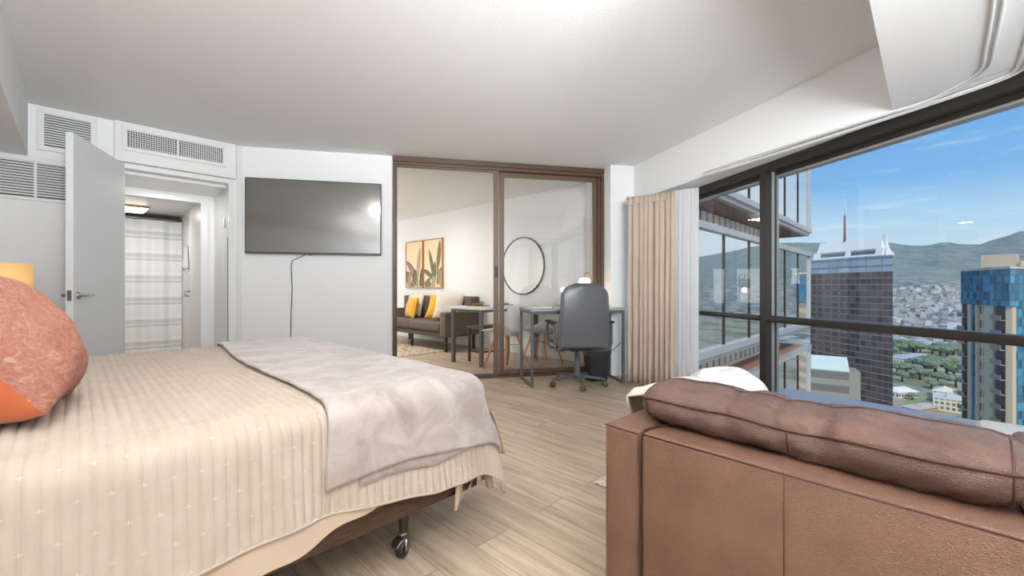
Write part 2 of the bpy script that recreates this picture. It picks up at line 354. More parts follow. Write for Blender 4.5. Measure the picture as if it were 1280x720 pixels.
def thing(name, label, cat, loc=(0, 0, 0), rz=0, group=None, kind=None):
    o = bpy.data.objects.new(name, None); o.empty_display_size = .1; col.objects.link(o); o.location = loc; o.rotation_euler.z = rz
    return tag(o, label, cat, group, kind)
def struct(name, mb, m, rz=0, **kw):
    o = obj(name, mb, m, rz=rz, **kw); o['kind'] = 'structure'; return o
def copy_tree(o, parent=None):
    c = o.copy(); col.objects.link(c)
    if parent is not None: c.parent = parent
    for ch in o.children: copy_tree(ch, c)
    return c
# ------------------------------------------------------------------ the room
def xy(v): return (v.x, v.y)
outline = [xy(B(-1.05, -2.4)), xy(T(2.84, -1.05)), xy(T(2.84, 5.25)), xy(B(4.9, 2.6)), xy(B(4.9, 9.8)), xy(B(-1.05, 9.8))]
def in_frame(poly, a):      # world outline expressed in a rotated object's own axes
    c, s = math.cos(-a), math.sin(-a); return [(c*x-s*y, s*x+c*y) for x, y in poly]
fl = struct('floor', MB().prism(in_frame(outline, AB+R(90)), -.12, 0), 'floor', rz=AB+R(90))
struct('ceiling', MB().prism(outline, 2.4, 2.5), 'ceiling')
struct('wall_head', MB().box(-1.05, -.95, -2.4, 9.8, 0, 2.4), 'wall', rz=AB)
struct('wall_back', MB().box(-.95, 3.1, -2.4, -2.3, 0, 2.4), 'wall', rz=AB)
mb = MB(); mb.box(-.95, .285, 4.88, 4.98, 0, 2.4); mb.box(.285, 1.03, 4.88, 4.98, 2.015, 2.4); mb.box(1.03, 1.15, 4.88, 4.98, 0, 2.4)
struct('wall_bathroom', mb, 'wall', rz=AB)
struct('wall_television', MB().box(-1.80, -.2575, 4.687, 4.80, 0, 2.4), 'wall', rz=AT)
struct('wall_column', MB().box(2.143, 2.84, 4.49, 5.2, 0, 2.4), 'wall', rz=AT)
struct('wall_partition', MB().box(1.05, 1.35, 4.98, 9.7, 0, 2.4), 'wall', rz=AB)
struct('wall_living_back', MB().box(4.75, 4.87, 2.75, 9.7, 0, 2.4), 'wall', rz=AB)
struct('wall_living_end', MB().box(1.35, 4.87, 9.7, 9.8, 0, 2.4), 'wall', rz=AB)
struct('wall_soffit_head', MB().box(-.95, -.26, -2.3, 4.88, 2.0, 2.4), 'wall', rz=AB)
struct('wall_window_header', MB().prism([(2.43, 4.49), (2.607, 1.85), (2.80, -1.1), (2.9, -1.1), (2.9, 4.49)], 2.0, 2.399), 'wall', rz=AT)
# lowered soffit over the window corner
sof = [xy(B(1.2, .15)), xy(B(3.30, .15)), xy(B(3.30, -.2)), xy(T(2.79, .4)), xy(T(2.79, -1.0)), xy(B(1.2, -2.3))]
sof[1] = xy(T(2.595, 2.02)); sof[2] = xy(T(2.62, 1.5))
struct('ceiling_soffit', MB().prism([xy(B(1.2, .15)), xy(B(3.19, .15)), xy(T(2.66, .6)), xy(T(2.79, -1.0)), xy(B(1.2, -2.3))], 1.995, 2.398), 'soffit')
# hall and bathroom behind the door
mb = MB(); mb.box(.1, .2, 4.98, 5.6, 0, 2.3); struct('wall_hall_left', mb, 'wall', rz=AB)
struct('ceiling_hall', MB().box(.1, 1.05, 4.98, 5.6, 1.99, 2.06), 'white_gloss', rz=AB)
mb = MB(); mb.box(-.95, .25, 5.6, 5.7, 0, 2.3); mb.box(.25, .98, 5.6, 5.7, 1.913, 2.3); mb.box(.98, 1.05, 5.6, 5.7, 0, 2.3); mb.box(.93, .99, 5.585, 5.6, 0, 1.95)
struct('wall_bathroom_entry', mb, 'wall', rz=AB)
struct('ceiling_bathroom', MB().box(-.95, 1.05, 5.7, 8.4, 2.02, 2.1), 'white_gloss', rz=AB)
struct('wall_bathroom_back', MB().box(-.95, 1.05, 8.3, 8.4, 0, 2.1), 'tile', rz=AB)
# trims
mb = MB(); mb.box(1.03, 1.075, 4.86, 4.882, 0, 2.06); mb.box(.24, 1.03, 4.86, 4.882, 2.015, 2.06); mb.box(.24, .285, 4.86, 4.882, 0, 2.015)
struct('trim_1', mb, 'white_gloss', rz=AB, bevel=.003)
struct('trim_2', MB().box(-1.735, -1.69, 4.672, 4.69, 0, 2.4), 'white_gloss', rz=AT, bevel=.003)
mb = MB(); mb.box(1.028, 1.034, 4.885, 4.90, 0, 1.5); struct('trim_3', mb, 'black_plastic', rz=AB)
struct('trim_4', MB().box(-.95, .2, 4.872, 4.882, 1.995, 2.01), 'white_gloss', rz=AB)
struct('baseboard_television', MB().box(-1.69, -.26, 4.675, 4.69, 0, .08), 'white_gloss', rz=AT, bevel=.003)

# curtain tracks on the soffit and the header
def track(name, pts, z=1.985, r=.007):
    q = []
    P = [Vector((x, y, z)) for x, y in pts]
    for i in range(len(P)-1):
        p0 = P[max(i-1, 0)]; p1 = P[i]; p2 = P[i+1]; p3 = P[min(i+2, len(P)-1)]
        for k in range(8):
            t = k/8; q.append(.5*((2*p1)+(-p0+p2)*t+(2*p0-5*p1+4*p2-p3)*t*t+(-p0+3*p1-3*p2+p3)*t**3))
    q.append(P[-1])
    return obj(name, MB().tube(q, r, 8), 'white_gloss')
def G(px, py, z): Y = 533*(z-1)/(360-py); return ((px-640)/533*Y, Y)
tr = thing('curtain_track', 'white curved curtain tracks set in the soffit beside the large window', 'curtain track')
lip = [(1.006, .8812), (1.155, .997), (1.9815, 1.7639), (2.10, 2.0)]
def off(pts, d):
    out = []
    for i, (x, y) in enumerate(pts):
        a = Vector(pts[max(i-1, 0)]); b = Vector(pts[min(i+1, len(pts)-1)]); t = (b-a).normalized(); n = Vector((-t.y, t.x)); out.append((x+n.x*d, y+n.y*d))
    return out
inner = [(1.25, .86), (1.667, 1.459), (1.975, 1.762), (2.161, 2.069), (2.184, 2.247), (2.158, 2.405), (2.10, 2.70), (1.98, 3.25), (1.80, 3.95), (1.60, 4.30)]
inner = [G(1262, -130, 1.985), G(1249, 0, 1.985), G(1237.5, 62, 1.985), G(1230, 87, 1.985), G(1202, 107, 1.985), G(1160, 127, 1.985), G(1112, 142, 1.985), G(1040, 164, 1.985), G(950, 193, 1.985), G(880, 216, 1.985)]
outer = [G(1330, -60, 1.985), G(1290, 45, 1.985), G(1280, 75, 1.985), G(1271, 90, 1.985), G(1243, 103, 1.985), G(1190, 121.5, 1.985), G(1115, 146.5, 1.985), G(1040, 170.5, 1.985), G(950, 199, 1.985), G(880, 220.5, 1.985)]
for nm, p in (('inner_rail', inner), ('outer_rail', outer)):
    for dd in (-.012, .012):
        o = track(nm, off(p, dd), 1.988, .006); o.parent = tr

# large window
w = thing('window_1', None, None, rz=AT, kind='structure')
mb = MB(); mb.box(2.72, 2.80, -1.0, 4.49, 1.93, 2.0); mb.box(2.80, 2.86, -1.0, 4.49, 1.90, 2.0)
obj('head_frame', mb, 'dark_frame', w, bevel=.004)
obj('drip_rail', MB().box(2.805, 2.87, -1.0, 4.49, 1.885, 1.905), 'alu_frame', w)
obj('sill', MB().box(2.70, 2.88, -1.0, 4.49, 0, .09), 'dark_frame', w, bevel=.004)
for t in (2.918, 1.05, -.8, 4.46):
    obj('mullion', MB().box(2.715, 2.77, t-.033, t+.033, .09, 1.93), 'dark_frame', w, bevel=.002)
    obj('mullion_side', MB().box(2.77, 2.84, t-.031, t+.031, .09, 1.93), 'alu_frame', w)
for a, b, c in ((2.951, 4.43, .042), (1.083, 2.885, .05), (-.767, 1.017, .05)):
    r_ = MB().box(2.70, 2.785, a, b, .755-c/2, .755+c/2); obj('rail', r_, 'dark_frame', w, bevel=.014, seg=3)
    for z0, z1 in ((.09, .735), (.775, 1.90)):
        obj('pane', MB().add([(2.812, a, z0), (2.812, b, z0), (2.812, b, z1), (2.812, a, z1)], [(0, 1, 2, 3)]), 'pane', w)
obj('gasket', MB().box(2.80, 2.812, 2.88, 2.886, .09, 1.9), 'black_plastic', w)

# sliding door to the living room
d = thing('door_1', None, None, rz=AT, kind='structure')
mb = MB(); mb.box(-.2575, 2.143, 4.655, 4.80, 2.345, 2.398); mb.box(-.2575, 2.143, 4.668, 4.79, 2.31, 2.345)
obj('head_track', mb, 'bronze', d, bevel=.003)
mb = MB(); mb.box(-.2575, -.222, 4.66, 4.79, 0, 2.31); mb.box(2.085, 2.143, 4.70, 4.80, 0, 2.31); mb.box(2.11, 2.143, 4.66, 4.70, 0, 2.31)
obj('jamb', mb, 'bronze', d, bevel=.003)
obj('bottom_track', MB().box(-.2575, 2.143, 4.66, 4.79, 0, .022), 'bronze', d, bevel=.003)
def panel(u0, u1, v, z0, z1, l, r, t, b, parent):
    mb = MB(); mb.box(u0, u0+l, v-.016, v+.016, z0, z1); mb.box(u1-r, u1, v-.016, v+.016, z0, z1)
    mb.box(u0+l, u1-r, v-.016, v+.016, z1-t, z1); mb.box(u0+l, u1-r, v-.016, v+.016, z0, z0+b)
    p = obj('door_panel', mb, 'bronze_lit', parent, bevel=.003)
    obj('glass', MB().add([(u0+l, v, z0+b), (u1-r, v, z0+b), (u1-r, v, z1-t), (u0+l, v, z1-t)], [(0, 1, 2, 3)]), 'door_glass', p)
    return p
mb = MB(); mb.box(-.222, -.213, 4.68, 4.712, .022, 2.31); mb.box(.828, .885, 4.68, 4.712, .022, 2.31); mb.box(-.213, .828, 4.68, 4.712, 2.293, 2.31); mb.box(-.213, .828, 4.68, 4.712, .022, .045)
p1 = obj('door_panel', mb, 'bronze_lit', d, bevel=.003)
obj('handle', MB().box(.84, .872, 4.655, 4.68, 1.12, 1.24), 'black_plastic', p1, bevel=.003)
p2 = panel(.905, 2.085, 4.755, .022, 2.31, .055, .05, .05, .05, d)

# open hall door
hd = thing('door_2', None, None, kind='structure'); hd.location = (B(.262, 4.845).x, B(.262, 4.845).y, 0)
tip = Vector((-2.93, 2.80, 0)); dv = tip-B(.262, 4.845); hd.rotation_euler.z = math.atan2(dv.y, dv.x)
obj('slab', MB().box(0, .81, -.02, .02, .01, 2.04), 'door_paint', hd, bevel=.002)
obj('edge_plate', MB().box(.81, .8125, -.011, .011, .915, .985), 'hinge', hd)
for s in (-1, 1):
    mb = MB(); c = (.75, 0, .95)
    mb.lathe([(.026, .02), (.026, .026), (.02, .032), (.010, .034), (.010, .062)]).xf(Matrix.Translation(c) @ Matrix.Rotation(R(-90*s), 4, 'X'))
    mb.tube([(.75, s*.056, .95), (.73, s*.06, .95), (.68, s*.06, .953), (.635, s*.058, .95)], [.010, .010, .008, .007], 10)
    obj('lever_handle', mb, 'chrome', hd)
# bathroom door leaf
bd = thing('door_3', None, None, rz=AB, kind='structure')
obj('slab', MB().box(.955, .99, 5.72, 6.42, .01, 1.95), 'white_gloss', bd, bevel=.002)
for z in (.98, 1.58): obj('hinge', MB().box(.985, 1.0, 5.68, 5.735, z-.055, z+.055), 'hinge', bd)
mb = MB(); mb.tube([(.955, 6.36, .96), (.905, 6.36, .96), (.90, 6.30, .96), (.90, 6.25, .955)], .009, 8); obj('lever_handle', mb, 'chrome', bd)
mb = MB(); mb.box(1.02, 1.048, 4.99, 5.03, 1.60, 1.70); struct('trim_5', mb, 'hinge', rz=AB)

# grilles
def grille(name, label, u0, u1, v, z0, z1, fw, sections, n, kind='slat', group=None, proud=.016):
    cov = .30 if kind == 'grid' else .58
    g = thing(name, label, 'vent', rz=AB, group=group)
    mb = MB(); mb.box(u0, u1, v-proud, v, z0, z0+fw); mb.box(u0, u1, v-proud, v, z1-fw, z1); mb.box(u0, u0+fw, v-proud, v, z0+fw, z1-fw); mb.box(u1-fw, u1, v-proud, v, z0+fw, z1-fw)
    W = (u1-u0-2*fw-(sections-1)*.018)/sections
    for k in range(1, sections): mb.box(u0+fw+k*W+(k-1)*.018, u0+fw+k*W+k*.018, v-proud, v, z0+fw, z1-fw)
    obj('frame', mb, 'grille', g, bevel=.003)
    obj('duct', MB().box(u0+fw, u1-fw, v-.004, v-.001, z0+fw, z1-fw), 'dark_void', g)
    sl = MB(); H = z1-z0-2*fw
    for k in range(n):
        z = z0+fw+(k+.5)*H/n
        for q in range(sections):
            a = u0+fw+q*(W+.018)
            sl.add([(a, v-.014, z-.0005), (a+W, v-.014, z-.0005), (a+W, v-.005, z+H/n*cov), (a, v-.005, z+H/n*cov), (a, v-.014, z+.0025), (a+W, v-.014, z+.0025), (a+W, v-.005, z+H/n*cov+.003), (a, v-.005, z+H/n*cov+.003)],
                   [(3, 2, 1, 0), (4, 5, 6, 7), (0, 1, 5, 4), (1, 2, 6, 5), (2, 3, 7, 6), (3, 0, 4, 7)])
    o = obj('louvres', sl, 'grille', g)
    if kind == 'grid':
        mb = MB(); m_ = int(W/.016)
        for q in range(sections):
            a = u0+fw+q*(W+.018)
            for k in range(1, m_): mb.box(a+k*W/m_-.0025, a+k*W/m_+.0025, v-.017, v-.006, z0+fw, z1-fw)
        obj('vertical_bars', mb, 'grille', g)
    return g
struct('trim_6', MB().box(.215, 1.085, 4.825, 4.88, 2.062, 2.398), 'white_gloss', rz=AB, bevel=.006)
grille('air_vent', 'wide white supply vent with dark square grid above the hall doorway', .262, 1.005, 4.825, 2.155, 2.365, .034, 2, 8, 'grid')
grille('return_grille', 'small square white louvred grille high up near the ceiling', -.215, .115, 4.88, 2.06, 2.385, .038, 1, 13)
grille('louvre_vent', 'long white louvred vent with two sections, low beside the open door leaf', -.66, .215, 4.88, 1.665, 1.985, .026, 2, 13)

# ------------------------------------------------------------------ bathroom things
f = thing('ceiling_light', 'flat square glowing ceiling light in the bathroom', 'ceiling light', B(.50, 7.15, 2.02), AB)
obj('base', MB().box(-.14, .14, -.14, .14, -.02, 0), 'brass', f, bevel=.005)
obj('diffuser', MB().add([(-.135, -.135, -.02), (.135, -.135, -.02), (.135, .135, -.02), (-.135, .135, -.02), (-.09, -.09, -.065), (.09, -.09, -.065), (.09, .09, -.065), (-.09, .09, -.065)],
    [(0, 3, 2, 1), (0, 1, 5, 4), (1, 2, 6, 5), (2, 3, 7, 6), (3, 0, 4, 7), (4, 5, 6, 7)]), 'diffuser', f, bevel=.01)
light('bathroom_lamp', 'AREA', B(.50, 6.7, 1.94), 8, (1, .98, .95), .3, .3, B(.50, 6.6, 0))
light('hall_lamp', 'AREA', B(.6, 5.3, 1.98), 2.2, (1, .98, .95), .15, .15, B(.6, 5.3, 0))
sc = thing('shower_curtain', 'white shower curtain with grey horizontal stripes in the bathroom', 'shower curtain', B(0, 7.6, 0), AB)
obj('cloth', MB().grid(lambda u, v: Vector((-.9+1.945*u, .022*math.sin(u*62)+.012*math.sin(u*27+1), .06+1.87*v)), 240, 4), 'shower', sc)
obj('rod', MB().tube([(-.93, 0, 1.95), (1.04, 0, 1.95)], .012, 10), 'chrome', sc)
for (c, z0, z1, nm) in ((7.15, 1.26, 1.56, 'white towel hanging on the bathroom wall, the upper of two'), (6.95, .90, 1.22, 'white towel hanging on the bathroom wall, the lower of two')):
    t = thing('hand_towel', nm, 'towel', B(1.048, c, z1), AB, 'towels in the bathroom')
    obj('towel', MB().grid(lambda u, v: Vector((-.012-.05*math.sin(math.pi*min(1, u*1.0))*(.25+v*.75), (u-.5)*(.06+.16*v), -v*(z1-z0)-.02*math.sin(u*9))), 16, 10), 'white_fabric', t, solid=.012)
    obj('hook', MB().tube([(0, 0, .0), (-.03, 0, -.005), (-.04, 0, .02)], .006, 8), 'chrome', t)

# ------------------------------------------------------------------ television
tv = thing('television', 'large flat black wall-mounted television reflecting the room', 'television', T(-1.008, 4.684, 0), AT)
mb = MB(); mb.box(-.638, .638, -.055, -.02, 1.34, 2.085); obj('housing', mb, 'black_plastic', tv, bevel=.004)
obj('screen', MB().box(-.630, .630, -.058, -.054, 1.356, 2.078), 'black_gloss', tv, bevel=.001)
obj('lower_bezel', MB().box(-.638, .638, -.061, -.05, 1.34, 1.352), 'dark_grey', tv, bevel=.002)
obj('wall_bracket', MB().box(-.2, .2, -.02, 0, 1.55, 1.9), 'black_plastic', tv)
obj('sensor', MB().box(-.06, -.03, -.058, -.05, 1.333, 1.341), 'black_plastic', tv)
cb = obj('television_cable', MB().tube([T(-1.10, 4.66, 1.345), T(-1.14, 4.665, 1.32), T(-1.235, 4.68, 1.275), T(-1.245, 4.681, 1.22), T(-1.236, 4.681, 1.0), T(-1.244, 4.681, .8), T(-1.25, 4.681, .5), T(-1.252, 4.672, .02)], .004, 6), 'black_plastic')
tag(cb, 'thin dark cable hanging down the wall below the television', 'cable')
# ------------------------------------------------------------------ bed
HX, FX, CN, CF, ZT = -.88, 1.185, 1.30, 3.26, .635     # head, foot, near side, far side, top
bed = thing('bed', 'large bed with a dark wooden frame on casters and cream bedding', 'bed', (0, 0, 0), AB)
mb = MB(); mb.box(HX, FX-.05, CN+.01, CN+.045, .20, .305); mb.box(HX, FX-.05, CF-.045, CF-.01, .20, .305); mb.box(FX-.085, FX-.05, CN+.045, CF-.045, .20, .305)
mb.box(HX, HX+.04, CN+.045, CF-.045, .20, .305)
for k in range(9): x = HX+.15+k*.22; mb.box(x, x+.07, CN+.045, CF-.045, .27, .29)
obj('frame', mb, 'bed_frame', bed, bevel=.004)
obj('mattress', MB().box(HX, FX-.06, CN+.03, CF-.03, .305, ZT-.03), 'mattress', bed, bevel=.05, seg=4)
obj('headboard', MB().box(HX-.065, HX-.005, CN-.03, CF+.03, .15, 1.12), 'headboard', bed, bevel=.02)
def caster_leg(x, y):
    g = obj('leg', MB().lathe([(.026, .20), (.024, .17), (.016, .10), (.013, .075)], (x, y, 0), 16), 'bed_frame', bed)
    mb = MB(); Mx = Matrix.Translation((x-.012, y-.012, .034)) @ Matrix.Rotation(R(35), 4, 'Z') @ Matrix.Rotation(R(90), 4, 'X')
    mb.lathe([(.001, -.018), (.026, -.018), (.033, -.012), (.033, .012), (.026, .018), (.001, .018)], n=24).xf(Mx)
    c = obj('caster_wheel', mb, 'black_plastic', g)
    hb = MB(); hb.tube([Vector((x+.0, y+.0, .078)), Vector((x-.01, y-.035, .066)), Vector((x-.012, y-.042, .034))], [.006, .010, .006], 8)
    hb.tube([Vector((x, y, .078)), Vector((x+.022, y+.012, .066)), Vector((x+.020, y+.016, .034))], [.006, .010, .006], 8)
    hb.lathe([(.001, .072), (.02, .072), (.018, .084), (.001, .085)], (x, y, 0), 14)
    hb.grid(lambda u, v: Vector((x-.012+.038*math.cos(R(20+140*v)), y-.012-.022+.044*u, .034+.038*math.sin(R(20+140*v)))), 4, 12)
    obj('caster_hood', hb, M['hinge'], g, solid=.002)
for x, y in ((.86, CN+.115), (.86, CF-.1), (-.6, CN+.115), (-.6, CF-.1), (.86, 2.3)): caster_leg(x, y)

def make_drape(top, Rr, x1, c0, c1, flare=.06, p=3.2, wr=.0, flx=0):
    """cloth lying on the bed: (u, v) are metres along and across the cloth"""
    def F(u, v, lift=0.0):
        a = max(0.0, u-x1); b = max(0.0, c0-v) or max(0.0, v-c1); sgn = -1 if v < c0 else 1
        bx = min(u, x1); by = min(max(v, c0), c1); h = math.hypot(a, b)
        if h < 1e-6:
            w = .004*noise.noise(Vector((u*2.2, v*2.2, 1.7)))
            return Vector((bx, by, top+w+lift))
        r = (a**p+b**p)**(1/p); dx, dy = a/h, b/h*sgn
        q = Rr*math.pi/2
        if r < q: th = r/Rr; o_ = Rr*math.sin(th); dn = Rr*(1-math.cos(th)); k = th/(math.pi/2)
        else: o_ = Rr+flare*(r-q); dn = Rr+(r-q); th = math.pi/2; k = 1
        ww = wr*max(0, r-q)*(noise.noise(Vector((u*3.1, v*.8, 4.2)))*1.0+.8*noise.noise(Vector((u*8.3, v*1.1, 9.0))))
        o_ += lift*math.sin(th)+ww
        return Vector((bx+dx*(o_+flx*max(0, r-q)), by+dy*o_, top-dn+lift*math.cos(th)))
    return F
def cloth_mesh(F, u0, u1, v0f, v1, nu, nv, ridge=0, P=.027, uend=None):
    mb = MB()
    def fn(s, t):
        u = u0+(u1-u0)*s if uend is None else 0
        va = v0f(u); v = va+(v1-va)*t
        if uend is not None: pass
        l = 0
        if ridge: l = ridge*(abs(math.sin(math.pi*u/P))**.55-.5)
        return F(u, v, l)
    def uvf(s, t): u = u0+(u1-u0)*s; va = v0f(u); return (u, (va+(v1-va)*t))
    return mb.grid(fn, nu, nv, uv=uvf)
R1 = .075
Fq = make_drape(ZT, R1, FX-.03-R1+.02, CN-.005+R1, CF+.005-R1, .09, 3.6, .08, .26)
def quilt_edge(u):      # how far the cloth hangs on the near side
    drop = .325 if u < .5 else .325+(u-.5)*.09
    drop += .006*math.sin(u*9)
    return CN+R1-(drop+R1*.57)-.0
obj('quilt', cloth_mesh(Fq, HX+.02, FX-.03+.37, quilt_edge, CF+.36, 1060, 150, .0085), 'quilt', bed)
# hem of the quilt
hem = [Fq(HX+.02+(FX-.03+.37-HX-.02)*k/120, quilt_edge(HX+.02+(FX-.03+.37-HX-.02)*k/120), 0) for k in range(121)]
hem += [Fq(FX+.34, quilt_edge(FX+.34)+(CF+.36-quilt_edge(FX+.34))*k/60, 0) for k in range(61)]
obj('quilt_hem', MB().tube(hem, .0055, 6), 'quilt', bed)
Fs = make_drape(ZT-.015, R1-.01, FX-.10, CN+.063, CF-.063, .065, 3.2, .03)
def sheet_edge(u): return CN+.063-(.405-.065*max(0, min(1, (u+.1)/1.1))+.035*math.sin(u*5+.5)+.006*math.sin(u*31))-.03
obj('bed_sheet', cloth_mesh(Fs, HX+.02, FX+.18, sheet_edge, CF+.3, 240, 90), 'sheet', bed)
# loose sheet ends that hang below the quilt at the foot corner
def flap(pts, name='sheet_end'):
    a, b, c_, d_ = [Vector(p) for p in pts]
    def fn(u, v):
        p = (a*(1-u)+b*u)*(1-v)+(d_*(1-u)+c_*u)*v
        return p+Vector((.012*math.sin(u*9+v*2), -.014*math.sin(u*7), 0))*(.3+v)
    obj(name, MB().grid(fn, 20, 14), 'sheet', bed, solid=.004)
flap([(1.02, 1.30, .31), (1.16, 1.33, .30), (1.105, 1.315, .20), (.985, 1.285, .155)])
flap([(1.22, 1.33, .30), (1.26, 1.46, .30), (1.245, 1.40, .16), (1.215, 1.32, .16)])
flap([(1.27, 1.36, .46), (1.30, 1.75, .46), (1.34, 1.66, .24), (1.31, 1.34, .27)])

Ft = make_drape(ZT+.017, R1+.012, FX-.03-R1+.02, CN-.005+R1, CF+.005-R1, .10, 4.5, .10, .20)
th_ = thing('throw_blanket', 'grey-beige plush throw spread across the foot of the bed', 'throw blanket', (0, 0, 0), AB)
def throw_fn(s, t):
    v = CN-.235+(CF+.2-CN+.235)*t + .02*math.sin(s*6)
    ul = .515+.10*max(0, min(1, (t-.12)*1.15))+.02*math.sin(t*9)
    u1 = FX+.27
    u = ul+(u1-ul)*s
    w = .006*noise.noise(Vector((u*5, v*5, 8)))+.0035*noise.noise(Vector((u*16, v*9, 3)))
    return Ft(u, v, w+.002)
mb = MB().grid(throw_fn, 130, 240); obj('cloth', mb, 'throw', th_, solid=.010)
# second layer of the throw that shows below its lower edge
def throw2(s, t):
    u = .62+(FX+.20-.62)*s; v = CN-.256+.006*math.sin(s*14)+.20*t
    return Ft(u, v, -.007)
obj('under_layer', MB().grid(throw2, 80, 10), 'throw', th_, solid=.004)

def cushion_mb(w, h, t, n=26, pinch=.10, seed=1, wr=.006, rnd_=False):
    mb = MB()
    def half(sg):
        def fn(a, b):
            x = a*2-1; y = b*2-1
            fx = 1-pinch*(y*y)*(1-0.0) if True else 1
            px = x*(1-pinch*(1-y*y)*abs(x)**2); py = y*(1-pinch*(1-x*x)*abs(y)**2)
            z = (max(0, (1-abs(x)**2.6))*max(0, (1-abs(y)**2.6)))**.52*t/2
            if rnd_: px, py = x*math.sqrt(1-y*y/2), y*math.sqrt(1-x*x/2)
            z += wr*noise.noise(Vector((x*3+seed, y*3, sg*2)))*(z/(t/2)) if t else 0
            return Vector((px*w/2, sg*z, py*h/2))
        return fn
    mb.grid(half(-1), n, n); k = len(mb.f)
    mb.grid(half(1), n, n)
    mb.f = mb.f[:k]+[list(reversed(f_)) for f_ in mb.f[k:]]
    return mb
def rim(w, h, pinch, n=26):
    P = []
    for side in range(4):
        for k in range(n):
            q = 2*k/n-1; x, y = [(q, -1), (1, q), (-q, 1), (-1, -q)][side]
            P.append(Vector((x*(1-pinch*(1-y*y)*abs(x)**2)*w/2, 0, y*(1-pinch*(1-x*x)*abs(y)**2)*h/2)))
    return P
def cushion(name, label, cat, loc, rot, w, h, t, m1, m2=None, pinch=.08, seed=1, group=None, wr=.006, piping=None):
    c = thing(name, label, cat, loc, 0, group); c.rotation_euler = rot
    mb = cushion_mb(w, h, t, 30, pinch, seed, wr); n = len(mb.f)//2; nv = len(mb.v)//2
    A_ = MB(); A_.v = mb.v[:nv]; A_.f = mb.f[:n]; A_.sm = [True]*n
    B_ = MB(); B_.v = mb.v[nv:]; B_.f = [[i-nv for i in f_] for f_ in mb.f[n:]]; B_.sm = [True]*n
    obj('front_cover', A_, m1, c); obj('back_cover', B_, m2 or m1, c)
    if piping: obj('piping', MB().tube(rim(w, h, pinch), piping, 6, closed=True), m2 or m1, c)
    return c
# scatter cushion: textured face towards the room, plain rust back
cushion('scatter_cushion', 'coral crushed-velvet scatter cushion with plain rust back, nearest on the bed', 'cushion', B(-.18, 1.90, .835), (R(-38), R(6), AB+R(86)), .56, .48, .33, 'coral', 'rust', .07, 3, wr=.02)
cushion('scatter_cushion', 'rust cushion barely showing behind the coral cushion on the bed', 'cushion', B(-.50, 2.25, .86), (R(-22), 0, AB+R(80)), .50, .46, .2, 'rust', None, .07, 5)
for k, c in enumerate((1.85, 2.75)):
    cushion('bed_pillow', ['cream pillow against the near half of the headboard', 'cream pillow against the far half of the headboard'][k], 'pillow', B(-.72, c, .84), (R(-24), 0, AB+R(90)), .72, .44, .18, 'sheet', None, .05, 7+k)

# bedside table and lamp
ns = thing('nightstand', 'small nightstand on the far side of the bed', 'nightstand', B(-.52, 4.06, 0), AB)
obj('body', MB().box(-.24, .24, -.24, .24, .12, .55), 'bed_frame', ns, bevel=.006)
obj('drawer', MB().box(.235, .25, -.21, .21, .34, .52), 'bed_frame', ns, bevel=.004)
for sx in (-.2, .2):
    for sy in (-.2, .2): obj('leg', MB().box(sx-.02, sx+.02, sy-.02, sy+.02, 0, .12), 'bed_frame', ns)
lp = thing('table_lamp', 'table lamp with glowing amber drum shade beyond the bed cushions', 'lamp', B(-.348, 4.14, .55), AB)
obj('base', MB().lathe([(.07, 0), (.075, .01), (.03, .03), (.02, .08), (.045, .15), (.05, .22), (.015, .32), (.012, .42)]), 'brass', lp)
obj('lamp_shade', MB().lathe([(.155, .36), (.148, .602)], n=48), 'shade', lp, solid=.003)
light('bedside_bulb', 'POINT', B(-.348, 4.14, 1.02), 9, (1, .72, .42), radius=.05)

# ------------------------------------------------------------------ armchair (seen from behind)
ORG = (.286, 1.338)
ac = thing('armchair', 'brown leather armchair seen from behind with a thick headrest cushion', 'armchair', (*ORG, 0), AS)
def rbox(x0, x1, y0, y1, z0, z1, nx=16, ny=8, nz=12, bulge=.0):
    mb = MB()
    def face(o_, a, b, n1, n2):
        o_ = Vector(o_); a = Vector(a); b = Vector(b); nn = a.cross(b).normalized()
        mb.grid(lambda u, v: o_+a*u+b*v+nn*bulge*math.sin(math.pi*u)*math.sin(math.pi*v), n1, n2)
    X, Y, Z = x1-x0, y1-y0, z1-z0
    face((x0, y0, z0), (X, 0, 0), (0, 0, Z), nx, nz); face((x1, y1, z0), (-X, 0, 0), (0, 0, Z), nx, nz)
    face((x0, y1, z0), (0, -Y, 0), (0, 0, Z), ny, nz); face((x1, y0, z0), (0, Y, 0), (0, 0, Z), ny, nz)
    face((x0, y0, z1), (X, 0, 0), (0, Y, 0), nx, ny); face((x0, y1, z0), (X, 0, 0), (0, -Y, 0), nx, ny)
    return mb
def weld(o, dist=.0005):
    bm = bmesh.new(); bm.from_mesh(o.data); bmesh.ops.remove_doubles(bm, verts=bm.verts, dist=dist); bmesh.ops.recalc_face_normals(bm, faces=bm.faces); bm.to_mesh(o.data); bm.free(); return o
def soft(name, mb, m, parent, r=.03, smooth=True, seg=4):
    o = weld(obj(name, mb, m, parent)); 
    q = o.modifiers.new('bevel', 'BEVEL'); q.width = r; q.segments = seg; q.limit_method = 'ANGLE'; q.angle_limit = R(50)
    for p in o.data.polygons: p.use_smooth = True
    return o
ZB = .58
soft('back_panel', rbox(.13, .86, 0, .17, .06, ZB, 1, 1, 1), 'leather', ac, .014)
soft('arm', rbox(0, .128, 0, .84, .06, ZB+.002, 1, 1, 1), 'leather', ac, .022)
soft('arm', rbox(.862, .99, 0, .84, .06, ZB+.002, 1, 1, 1), 'leather', ac, .022)
soft('seat_base', rbox(.13, .86, .17, .82, .08, .28, 1, 1, 1), 'leather', ac, .03)
soft('seat_cushion', rbox(.135, .855, .20, .84, .28, .43, 12, 12, 3, .02), 'leather', ac, .04)
